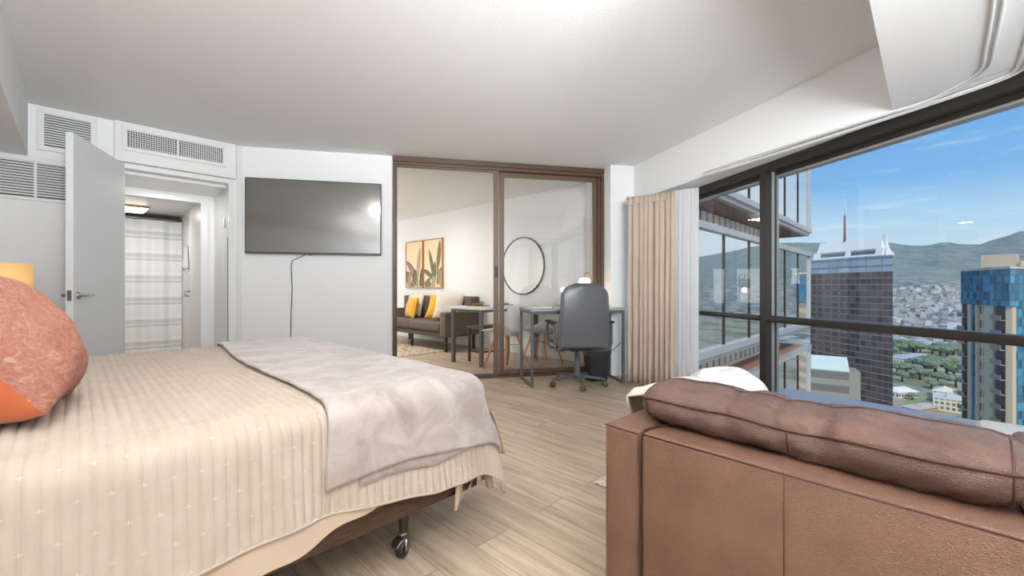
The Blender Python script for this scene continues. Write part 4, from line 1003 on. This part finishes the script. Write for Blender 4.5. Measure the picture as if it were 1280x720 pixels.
def tower(name, label, foot, z0, z1, m, cat='building'):
    t = thing(name, label, cat, (foot[0][0], foot[0][1], z0), 0)
    fx, fy = foot[0]
    obj('body', MB().prism([(x-fx, y-fy) for x, y in foot], 0, z1-z0), m, t)
    return t, fx, fy
# dark office tower with white crown
def K(px, Y): return ((px-640)/533*Y, Y)
aT = Vector(K(1013, 134)); bT = Vector(K(1116, 110)); mid = aT.lerp(bT, .43); mid = mid+Vector((-.55, -.9))
far = Vector(K(1113, 142)); fl_ = Vector(K(1020, 168))
M['tower_dark'] = facade('dark_glass_tower_facade', srgb(112, 106, 105), srgb(74, 70, 72), 1.7, 1.05, .2, .25, .55, .0, .06)
M['tower_dark2'] = facade('brown_window_tower_facade', srgb(106, 95, 94), srgb(72, 64, 64), 1.7, 2.3, .3, .3, .5, .0, .3)
zt = 1+(360-321)/533*118
dt = thing('office_tower', 'dark glass office tower topped by a sculpted white crown', 'building', (0, 0, GZ), 0)
ft = [tuple(aT), tuple(mid), tuple(bT), tuple(far), tuple(fl_)]
obj('left_face', MB().prism([tuple(aT), tuple(mid), tuple(far), tuple(fl_)], 0, zt-GZ-4.2), 'tower_dark2', dt)
obj('right_face', MB().prism([tuple(mid+Vector((.02, -.0))), tuple(bT), tuple(far)], 0, zt-GZ-4.2), 'tower_dark', dt)
grow = lambda pts, k: [tuple((Vector(p)-Vector((105, 135)))*k+Vector((105, 135))) for p in pts]
obj('top_glazing', MB().prism(grow(ft, 1.002), zt-GZ-4.2, zt-GZ), facade('pale_top_glazing', srgb(120, 128, 140), srgb(150, 172, 190), 2.1, 3.0, .25, .2, .2, .0, .05), dt)
mb = MB()
for z in range(0, 34): mb.prism(grow(ft, 1.004), zt-GZ-4.2-3.4*z-.16, zt-GZ-4.2-3.4*z)
obj('floor_bands', mb, mat('pale_floor_band', srgb(136, 132, 132), .5), dt)
# crown: a sloped white parapet with openings
cw_ = mat('white_crown', (.86, .86, .86), .5)
cz = zt-GZ
dirn = (bT-aT).normalized(); inn = Vector((-dirn.y, dirn.x)); inn = inn if inn.dot(Vector((1, .9))) > 0 else -inn
Ltw = (bT-aT).length
def CP(s, t, z): q = aT+dirn*(s*Ltw)+inn*t; return (q.x, q.y, cz+z)
mb = MB()
def slab(s0, s1, t0, z0, t1, z1, th=.6, k0=0, k1=0):
    a = [CP(s0, t0, z0), CP(s1, t0, z0), CP(s1-k1, t1, z1), CP(s0+k0, t1, z1)]; b = [CP(s0, t0+th, z0), CP(s1, t0+th, z0), CP(s1-k1, t1+th, z1), CP(s0+k0, t1+th, z1)]
    mb.add(a+b, [(0, 1, 2, 3), (7, 6, 5, 4), (0, 4, 5, 1), (1, 5, 6, 2), (2, 6, 7, 3), (3, 7, 4, 0)])
slab(0.02, .88, .3, 0, .4, .55)
for s0, s1 in ((.02, .10), (.45, .50), (.80, .88)): slab(s0, s1, .4, .5, .8, 2.1)
slab(.06, .86, .8, 2.0, 1.8, 5.2, .8, .012, .03)
obj('crown', mb, cw_, dt)
mb = MB(); mb.prism([CP(.1, 1.6, 0)[:2], CP(.8, 1.6, 0)[:2], CP(.8, 3.4, 0)[:2], CP(.1, 3.4, 0)[:2]], cz, cz+1.6); obj('crown_machine_room', mb, mat('grey_plant', srgb(150, 150, 150), .7), dt)
mb = MB()      # curved wing wall at the right end
for i in range(10):
    t0, t1 = i/10, (i+1)/10; h0 = 5.2*(1-t0)**2+.3*t0+.5; h1 = 5.2*(1-t1)**2+.3*t1+.5
    mb.add([CP(.88, 1.6+2.6*t0, 0), CP(.88, 1.6+2.6*t1, 0), CP(.88, 1.6+2.6*t1, h1), CP(.88, 1.6+2.6*t0, h0), CP(.84, 1.6+2.6*t0, 0), CP(.84, 1.6+2.6*t1, 0), CP(.84, 1.6+2.6*t1, h1), CP(.84, 1.6+2.6*t0, h0)],
           [(0, 1, 2, 3), (7, 6, 5, 4), (3, 2, 6, 7), (0, 4, 5, 1), (1, 5, 6, 2), (0, 3, 7, 4)])
obj('crown_wing', mb, cw_, dt)
an = CP(.40, 1.8, 0)
obj('antenna_lower', MB().tube([(an[0], an[1], cz+4.8), (an[0], an[1], cz+12.5)], [.32, .24], 6), mat('red_antenna', srgb(150, 84, 84), .5), dt)
obj('antenna_tip', MB().tube([(an[0], an[1], cz+12.5), (an[0], an[1], cz+18.0)], [.12, .06], 6), 'wing_white', dt)
# lower annex in front of the tower
ax = thing('annex_building', 'lower pale office block with white sloped roof below the dark tower', 'building', (0, 0, GZ), 0)
a0, a1 = Vector(K(1004, 100)), Vector(K(1076, 94)); v_ = Vector((.6, 1)).normalized()*7
A0z = 1-(452-360)/533*98-GZ
obj('body', MB().prism([tuple(a0), tuple(a1), tuple(a1+v_), tuple(a0+v_)], 0, A0z-1.8), facade('annex_facade', srgb(150, 146, 138), srgb(104, 106, 106), 3.0, 2.4, .45, .35, .25, .0, .2), ax)
mb = MB(); q0, q1 = a0, a0.lerp(a1, .82)
mb.add([(*q0, A0z-1.8), (*q1, A0z-1.8), (*(q1+v_*.6), A0z+.9), (*(q0+v_*.6), A0z+.9), (*(q0+v_), A0z-1.8), (*(q1+v_), A0z-1.8)], [(0, 1, 2, 3), (3, 2, 5, 4), (1, 5, 2), (0, 3, 4), (0, 4, 5, 1)])
obj('sloped_roof', mb, mat('white_green_roof', srgb(206, 220, 218), .4), ax)

# beige residential tower with blue glass top
bt = thing('residential_tower', 'tall beige residential tower with blue glass upper floors', 'building', (0, 0, GZ), 0)
L = Vector(K(1201, 98)); C_ = Vector(K(1262, 84)); Rr_ = Vector(K(1345, 88)); Bk = Vector(K(1240, 118))
zt2 = 1+(360-338)/533*92; zb2 = 1-(381-360)/533*92
M['blue_glass'] = facade('blue_curtain_wall', srgb(64, 108, 130), srgb(70, 140, 176), 1.7, 1.35, .10, .12, .55, .25, .08)
obj('glass_top', MB().prism([tuple(L), tuple(C_), tuple(Rr_), tuple(Bk)], zb2-GZ, zt2-GZ), 'blue_glass', bt)
sh_ = lambda p, k=.97: tuple((Vector(p)-Vector(Bk))*k+Vector(Bk))
obj('roof_slab', MB().prism([sh_(L, 1.01), sh_(C_, 1.01), sh_(Rr_, 1.01), sh_(Bk)], zt2-GZ, zt2-GZ+.5), mat('pale_roof_slab', srgb(206, 198, 186), .7), bt)
M['beige'] = mat('beige_render', srgb(206, 190, 166), .8)
M['beige_win'] = facade('beige_window_bays', srgb(204, 188, 164), srgb(110, 112, 116), 3.0, 1.5, .45, .3, .3, .0, .45)
cc = L.lerp(C_, .62)+(Bk-L).normalized()*4
obj('penthouse', MB().prism([K(1226, 90), K(1271, 85), K(1274, 90), K(1232, 96)], zt2-GZ+.5, zt2-GZ+3.1), 'beige', bt)
obj('penthouse', MB().prism([K(1276, 84), K(1300, 86), K(1300, 89), K(1278, 89)], zt2-GZ+.5, zt2-GZ+1.6), 'beige', bt)
core = [sh_(L), sh_(C_), sh_(Rr_), sh_(Bk)]
obj('body', MB().prism(core, 0, zb2-GZ), 'beige_win', bt)
l2, c2, r2 = Vector(sh_(L)), Vector(sh_(C_)), Vector(sh_(Rr_))
def strip(pa, pb, s0, s1, out, m, nm, z0=0, z1=None):
    d_ = pb-pa; nn = Vector((d_.y, -d_.x)).normalized()
    p, q = pa+d_*s0, pa+d_*s1
    return obj(nm, MB().prism([tuple(p+nn*out), tuple(q+nn*out), tuple(q-nn*.5), tuple(p-nn*.5)], z0, (zb2-GZ) if z1 is None else z1), m, bt)
strip(l2, c2, .27, .38, .25, 'blue_glass', 'blue_window_strip'); strip(l2, c2, .38, .42, .5, 'beige', 'pier'); strip(l2, c2, .20, .27, .5, 'beige', 'pier'); strip(l2, c2, .55, .74, .35, 'beige', 'pier'); strip(c2, r2, -.0, .06, .5, 'beige', 'pier')
strip(c2, r2, .06, .5, .25, 'blue_glass', 'blue_window_strip')
M['balc'] = mat('grey_balcony', srgb(150, 146, 142), .7); M['balc_dark'] = mat('dark_balcony_recess', srgb(84, 82, 84), .6)
strip(l2, c2, 0, .20, .02, 'balc_dark', 'balcony_recess'); strip(l2, c2, .76, .99, .02, 'balc_dark', 'balcony_recess')
d_ = (c2-l2); nn = Vector((d_.y, -d_.x)).normalized()
first = {}
for fl3 in range(24):
    for j, (s0, s1) in enumerate(((.03, .19), (.77, .865), (.885, .98))):
        if j not in first:
            p, q = l2+d_*s0, l2+d_*s1; mb = MB(); mb.prism([tuple(p+nn*1.1), tuple(q+nn*1.1), tuple(q), tuple(p)], 0, .16)
            mb.prism([tuple(p+nn*1.1), tuple(q+nn*1.1), tuple(q+nn*1.02), tuple(p+nn*1.02)], .16, 1.05)
            o = obj('balcony', mb, 'balc', bt, loc=(0, 0, zb2-GZ-3.0)); first[j] = o
        else:
            c = first[j].copy(); col.objects.link(c); c.location.z = zb2-GZ-3.0*(fl3+1)

# ground, hills
def ridge(px):       # elevation of the far ridge in tangent units, by bearing
    pts = [(300, .09), (760, .105), (900, .10), (1000, .107), (1100, .108), (1150, .098), (1180, .107), (1222, .101), (1250, .118), (1280, .135), (1400, .17), (1700, .16), (2400, .12), (4000, .1)]
    for (a, b), (c, d2) in zip(pts, pts[1:]):
        if a <= px <= c: t = (px-a)/(c-a); t = t*t*(3-2*t); return b+(d2-b)*t
    return .1
def hill_h(px, Y):
    y0, y1 = 650.0, 3600.0
    if Y <= y0: return GZ
    t = min(1, (Y-y0)/(y1-y0)); top_ = 1+ridge(px)*y1
    base = GZ+(top_-GZ)*(.20*t+.80*t**2.6)
    n_ = noise.noise(Vector((px*.016, Y*.0022, 0)))*60*t*(1-t)*2.2+noise.noise(Vector((px*.05, Y*.004, 5)))*26*t*(1-t*.7)
    return base+n_
hv = MB(); NX, NY = 260, 90
def hfn(u, v):
    px = 300+(3600-300)*u**1.25; Y = 640+(3700-640)*v**1.5; X = (px-640)/533*Y; return Vector((X, Y, hill_h(px, Y)))
hv.grid(hfn, NX, NY)
mh = mat('hazy_green_hillside', srgb(120, 136, 138), .95, spec=0)  # distance haze is painted into the hill colours
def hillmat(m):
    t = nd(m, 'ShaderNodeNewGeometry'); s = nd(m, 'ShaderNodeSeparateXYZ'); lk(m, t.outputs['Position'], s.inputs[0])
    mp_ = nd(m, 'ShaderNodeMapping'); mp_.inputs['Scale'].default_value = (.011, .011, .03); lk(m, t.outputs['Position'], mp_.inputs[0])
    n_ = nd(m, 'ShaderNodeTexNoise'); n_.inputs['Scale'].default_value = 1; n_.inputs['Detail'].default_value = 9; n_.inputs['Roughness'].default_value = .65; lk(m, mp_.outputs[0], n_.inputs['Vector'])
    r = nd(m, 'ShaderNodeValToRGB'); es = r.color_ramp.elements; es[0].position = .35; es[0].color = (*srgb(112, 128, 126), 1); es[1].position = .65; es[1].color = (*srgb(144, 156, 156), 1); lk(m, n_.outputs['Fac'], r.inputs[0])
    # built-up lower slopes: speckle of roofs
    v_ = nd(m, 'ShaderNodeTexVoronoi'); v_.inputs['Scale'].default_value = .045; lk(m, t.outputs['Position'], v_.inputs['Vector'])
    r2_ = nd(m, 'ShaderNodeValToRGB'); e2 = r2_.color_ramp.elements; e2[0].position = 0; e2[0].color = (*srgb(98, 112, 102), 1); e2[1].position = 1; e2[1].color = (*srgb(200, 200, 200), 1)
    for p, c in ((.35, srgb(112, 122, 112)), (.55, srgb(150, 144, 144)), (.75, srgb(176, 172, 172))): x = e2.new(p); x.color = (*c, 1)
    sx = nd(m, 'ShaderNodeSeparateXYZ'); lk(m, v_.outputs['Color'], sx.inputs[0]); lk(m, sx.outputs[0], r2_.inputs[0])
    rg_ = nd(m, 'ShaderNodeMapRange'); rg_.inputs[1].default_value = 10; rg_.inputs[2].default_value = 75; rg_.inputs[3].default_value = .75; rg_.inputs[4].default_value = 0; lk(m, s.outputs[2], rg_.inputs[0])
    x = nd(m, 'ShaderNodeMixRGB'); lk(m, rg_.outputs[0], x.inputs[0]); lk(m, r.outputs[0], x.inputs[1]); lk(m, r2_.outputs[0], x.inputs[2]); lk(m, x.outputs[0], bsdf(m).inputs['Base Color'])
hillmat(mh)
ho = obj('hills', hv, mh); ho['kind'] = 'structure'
mg = mat('town_ground', srgb(150, 150, 140), .95, spec=0)
def gmat(m):
    t = nd(m, 'ShaderNodeNewGeometry'); n_ = nd(m, 'ShaderNodeTexNoise'); n_.inputs['Scale'].default_value = .02; n_.inputs['Detail'].default_value = 3; lk(m, t.outputs['Position'], n_.inputs['Vector'])
    r = nd(m, 'ShaderNodeValToRGB'); es = r.color_ramp.elements; es[0].position = .42; es[0].color = (*srgb(132, 142, 118), 1); es[1].position = .62; es[1].color = (*srgb(172, 168, 162), 1)
    x = es.new(.5); x.color = (*srgb(170, 160, 140), 1); lk(m, n_.outputs['Fac'], r.inputs[0]); lk(m, r.outputs[0], bsdf(m).inputs['Base Color'])
gmat(mg)
go = obj('ground', MB().grid(lambda u, v: Vector((-800+6000*u, -400+1500*v, GZ)), 4, 4), mg); go['kind'] = 'structure'
def gp(px, py, z=GZ): Y = 533*(1-z)/(py-360); return Vector(((px-640)/533*Y, Y, z))
M['asphalt'] = mat('asphalt', srgb(150, 152, 158), .9)
def road(pts, w):
    P = [gp(*p) for p in pts]; mb = MB()
    for a, b in zip(P, P[1:]):
        d_ = (b-a).normalized(); n_ = Vector((-d_.y, d_.x, 0))*w/2; mb.add([a-n_+Vector((0, 0, .15)), b-n_+Vector((0, 0, .15)), b+n_+Vector((0, 0, .15)), a+n_+Vector((0, 0, .15))], [(0, 1, 2, 3)])
    o = obj('road', mb, 'asphalt'); o['kind'] = 'structure'
road([(1100, 478), (1150, 486), (1215, 502)], 9); road([(1150, 449), (1185, 455), (1230, 468)], 14); road([(1100, 492), (1160, 500), (1210, 498)], 6)
M['lawn'] = mat('lawn', srgb(146, 156, 122), .95)
for a, b, c, d2 in (((1135, 492), (1178, 490), (1174, 503), (1130, 505)), ((1140, 446), (1200, 448), (1210, 455), (1150, 456))):
    P = [gp(*p)+Vector((0, 0, .08)) for p in (a, b, c, d2)]; o = obj('lawn', MB().add(P, [(0, 1, 2, 3)]), 'lawn'); o['kind'] = 'structure'

# low town buildings
def low_building(label, px, py, w, d_, h, rz, wallc, roofc, roof='gable', group=None):
    p = gp(px, py); g = thing('low_building', label, 'building', p, rz, group)
    obj('walls', MB().box(-w/2, w/2, -d_/2, d_/2, 0, h), facade('low_walls', wallc, srgb(110, 112, 116), 3.4, 3.0, .45, .4, .3, .0, .4), g)
    if roof == 'gable':
        r_ = h*.35+1.2; e_ = .8
        obj('roof', MB().add([(-w/2-e_, -d_/2-e_, h), (w/2+e_, -d_/2-e_, h), (w/2+e_, d_/2+e_, h), (-w/2-e_, d_/2+e_, h), (-w/2+d_*.3, 0, h+r_), (w/2-d_*.3, 0, h+r_)], [(0, 1, 5, 4), (2, 3, 4, 5), (3, 0, 4), (1, 2, 5), (3, 2, 1, 0)]), mat('roof', roofc, .7), g)
    else:
        mb = MB(); mb.box(-w/2-.3, w/2+.3, -d_/2-.3, d_/2+.3, h, h+.6); mb.box(-w/5, w/6, -d_/5, d_/6, h+.6, h+2.2); obj('roof', mb, mat('roof', roofc, .7), g)
    return g
low_building('wide grey-roofed hall in the town beside the dark tower', 1140, 452, 62, 34, 6, .5, srgb(214, 206, 196), srgb(176, 178, 190))
low_building('cream building with pale solar roof at the lower right of town', 1192, 512, 24, 20, 9, .7, srgb(220, 212, 186), srgb(206, 206, 206), 'flat')
low_building('cream gabled house next to the solar-roofed building', 1180, 497, 16, 12, 6, .7, srgb(224, 216, 190), srgb(224, 220, 200))
low_building('white gabled pavilion at the foot of the dark tower', 1124, 495, 20, 14, 5, .2, srgb(230, 226, 214), srgb(236, 236, 230))
low_building('tan flat-roofed block below the town lawn', 1155, 512, 34, 10, 2.5, .35, srgb(190, 150, 130), srgb(196, 190, 188), 'flat')
low_building('white two-storey house behind the park trees', 1160, 436, 20, 14, 8, .3, srgb(222, 224, 228), srgb(170, 178, 190))
rnd = random.Random(21)
wc = [srgb(186, 186, 188), srgb(176, 172, 170), srgb(200, 202, 206), srgb(168, 166, 168)]; rc = [srgb(164, 168, 176), srgb(140, 138, 142), srgb(184, 188, 194), srgb(152, 136, 134), srgb(132, 144, 146)]  # greyed wall and roof colours, with distance haze painted in
protos = []
def house_proto(k):
    g = thing('hillside_house', 'small pale house among trees on the distant hillside', 'house', (0, 0, 0), 0, 'houses on the distant hillside')
    w_, d_, h = 14+4*(k % 3), 11+2*(k % 2), 5+1.5*(k % 3)
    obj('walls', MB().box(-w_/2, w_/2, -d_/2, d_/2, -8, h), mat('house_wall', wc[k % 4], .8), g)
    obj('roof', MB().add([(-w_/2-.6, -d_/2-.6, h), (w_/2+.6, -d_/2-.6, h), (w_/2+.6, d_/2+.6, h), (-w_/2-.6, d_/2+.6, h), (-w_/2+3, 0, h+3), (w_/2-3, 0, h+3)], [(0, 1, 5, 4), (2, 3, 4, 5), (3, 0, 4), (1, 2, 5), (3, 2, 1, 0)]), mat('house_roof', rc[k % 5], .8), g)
    return g
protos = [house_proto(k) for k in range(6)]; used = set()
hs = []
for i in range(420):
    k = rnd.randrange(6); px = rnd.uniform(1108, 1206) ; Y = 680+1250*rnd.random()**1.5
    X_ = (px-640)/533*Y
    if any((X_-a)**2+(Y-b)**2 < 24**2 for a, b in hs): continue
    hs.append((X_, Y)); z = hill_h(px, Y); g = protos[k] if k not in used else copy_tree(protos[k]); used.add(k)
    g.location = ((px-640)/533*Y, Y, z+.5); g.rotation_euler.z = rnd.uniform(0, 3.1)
# trees
def tree_proto(k):
    g = thing('broad_tree', 'broad green tree in the town below', 'tree', (0, 0, 0), 0, 'trees in the town below')
    obj('trunk', MB().tube([(0, 0, 0), (.3, 0, 3), (0, .2, 5)], [.7, .5, .4], 7), 'bed_frame', g)
    bm = bmesh.new()
    for q in range(7):
        a = rnd.uniform(0, 6.28); r_ = rnd.uniform(0, 4.2) if q else 0
        bmesh.ops.create_icosphere(bm, subdivisions=3, radius=rnd.uniform(2.6, 3.8), matrix=Matrix.Translation((math.cos(a)*r_, math.sin(a)*r_, 6+rnd.uniform(-.6, .8))) @ Matrix.Scale(.55, 4, (0, 0, 1)))
    for v_ in bm.verts: v_.co += v_.co.normalized()*0+Vector((1, 1, 1))*0; n_ = noise.noise(v_.co*.9); v_.co += (v_.co-Vector((0, 0, 5))).normalized()*n_*.9
    me = bpy.data.meshes.new('canopy'); bm.to_mesh(me); bm.free(); me.materials.append(M['canopy'+str(k % 2)]); o = bpy.data.objects.new('canopy', me); col.objects.link(o); o.parent = g
    return g
M['canopy0'] = mat('green_canopy', srgb(92, 126, 80), .9, spec=.1); mixnoise(M['canopy0'], srgb(92, 118, 88), srgb(130, 150, 116), .6, 5)  # both canopy greens are muted, haze put into the colour
M['canopy1'] = mat('dull_green_canopy', srgb(100, 120, 96), .9, spec=.1); mixnoise(M['canopy1'], srgb(102, 120, 106), srgb(132, 146, 130), .6, 5)
tp = [tree_proto(k) for k in range(4)]; used = set()
spots = [(1122, 468, 1.5), (1133, 470, 1.7), (1145, 466, 2.0), (1158, 470, 2.3), (1170, 468, 2.4), (1183, 470, 2.2), (1193, 474, 1.9), (1150, 475, 1.4), (1128, 477, 1.2), (1195, 484, 1.4), (1172, 479, 1.3),
         (1142, 440, 1.8), (1150, 442, 1.6), (1176, 447, 2.0), (1184, 446, 2.0), (1192, 444, 1.9), (1130, 448, 1.1), (1164, 486, 1.0), (1180, 488, 1.0), (1140, 500, .7), (1166, 506, .7), (1199, 500, .9)]
spots += [(rnd.uniform(1114, 1204), rnd.uniform(421, 443), rnd.uniform(1.0, 1.8)) for _ in range(90)]
tlab = {(1170, 468, 2.4): 'largest spreading green tree in the park below'}
ts = []
for i, s_ in enumerate(spots):
    p_ = gp(s_[0], s_[1])
    if i >= 22 and any((p_.x-a)**2+(p_.y-b)**2 < 18**2 for a, b in ts): continue
    ts.append((p_.x, p_.y)); k = i % 4; g = tp[k] if k not in used else copy_tree(tp[k]); used.add(k)
    g.location = gp(s_[0], s_[1]); g.scale = (s_[2],)*3; g.rotation_euler.z = rnd.uniform(0, 6)
    if s_ in tlab: g['label'] = tlab[s_]
# more mid-town blocks towards the hills
for i in range(34):
    px = rnd.uniform(1112, 1206); py = rnd.uniform(420, 438); w_ = rnd.uniform(14, 34)
    low_building('pale low block in the distant part of the town', px, py, w_, w_*.6, rnd.uniform(4, 12), rnd.uniform(0, 1.5), rnd.choice(wc), rnd.choice(rc), rnd.choice(['flat', 'gable']), group='low blocks in the distant town')
# towers behind the viewer's building that the glass wing mirrors
for i, (x, y, w_, h) in enumerate(((260, 60, 26, 96), (330, 120, 24, 80))):
    t = thing('apartment_tower', ['white banded apartment tower mirrored in the glass wing', 'second pale apartment tower mirrored in the glass wing'][i], 'building', (x, y, GZ), .5)
    obj('body', MB().box(-w_/2, w_/2, -w_/2, w_/2, 0, h), facade('apartment_facade', srgb(214, 212, 208), srgb(96, 112, 124), 3.2, 4.2, .4, .3, .3, .0, .2), t)
    obj('roof_room', MB().box(-w_/4, w_/4, -w_/4, w_/4, h, h+4), 'wing_white', t)
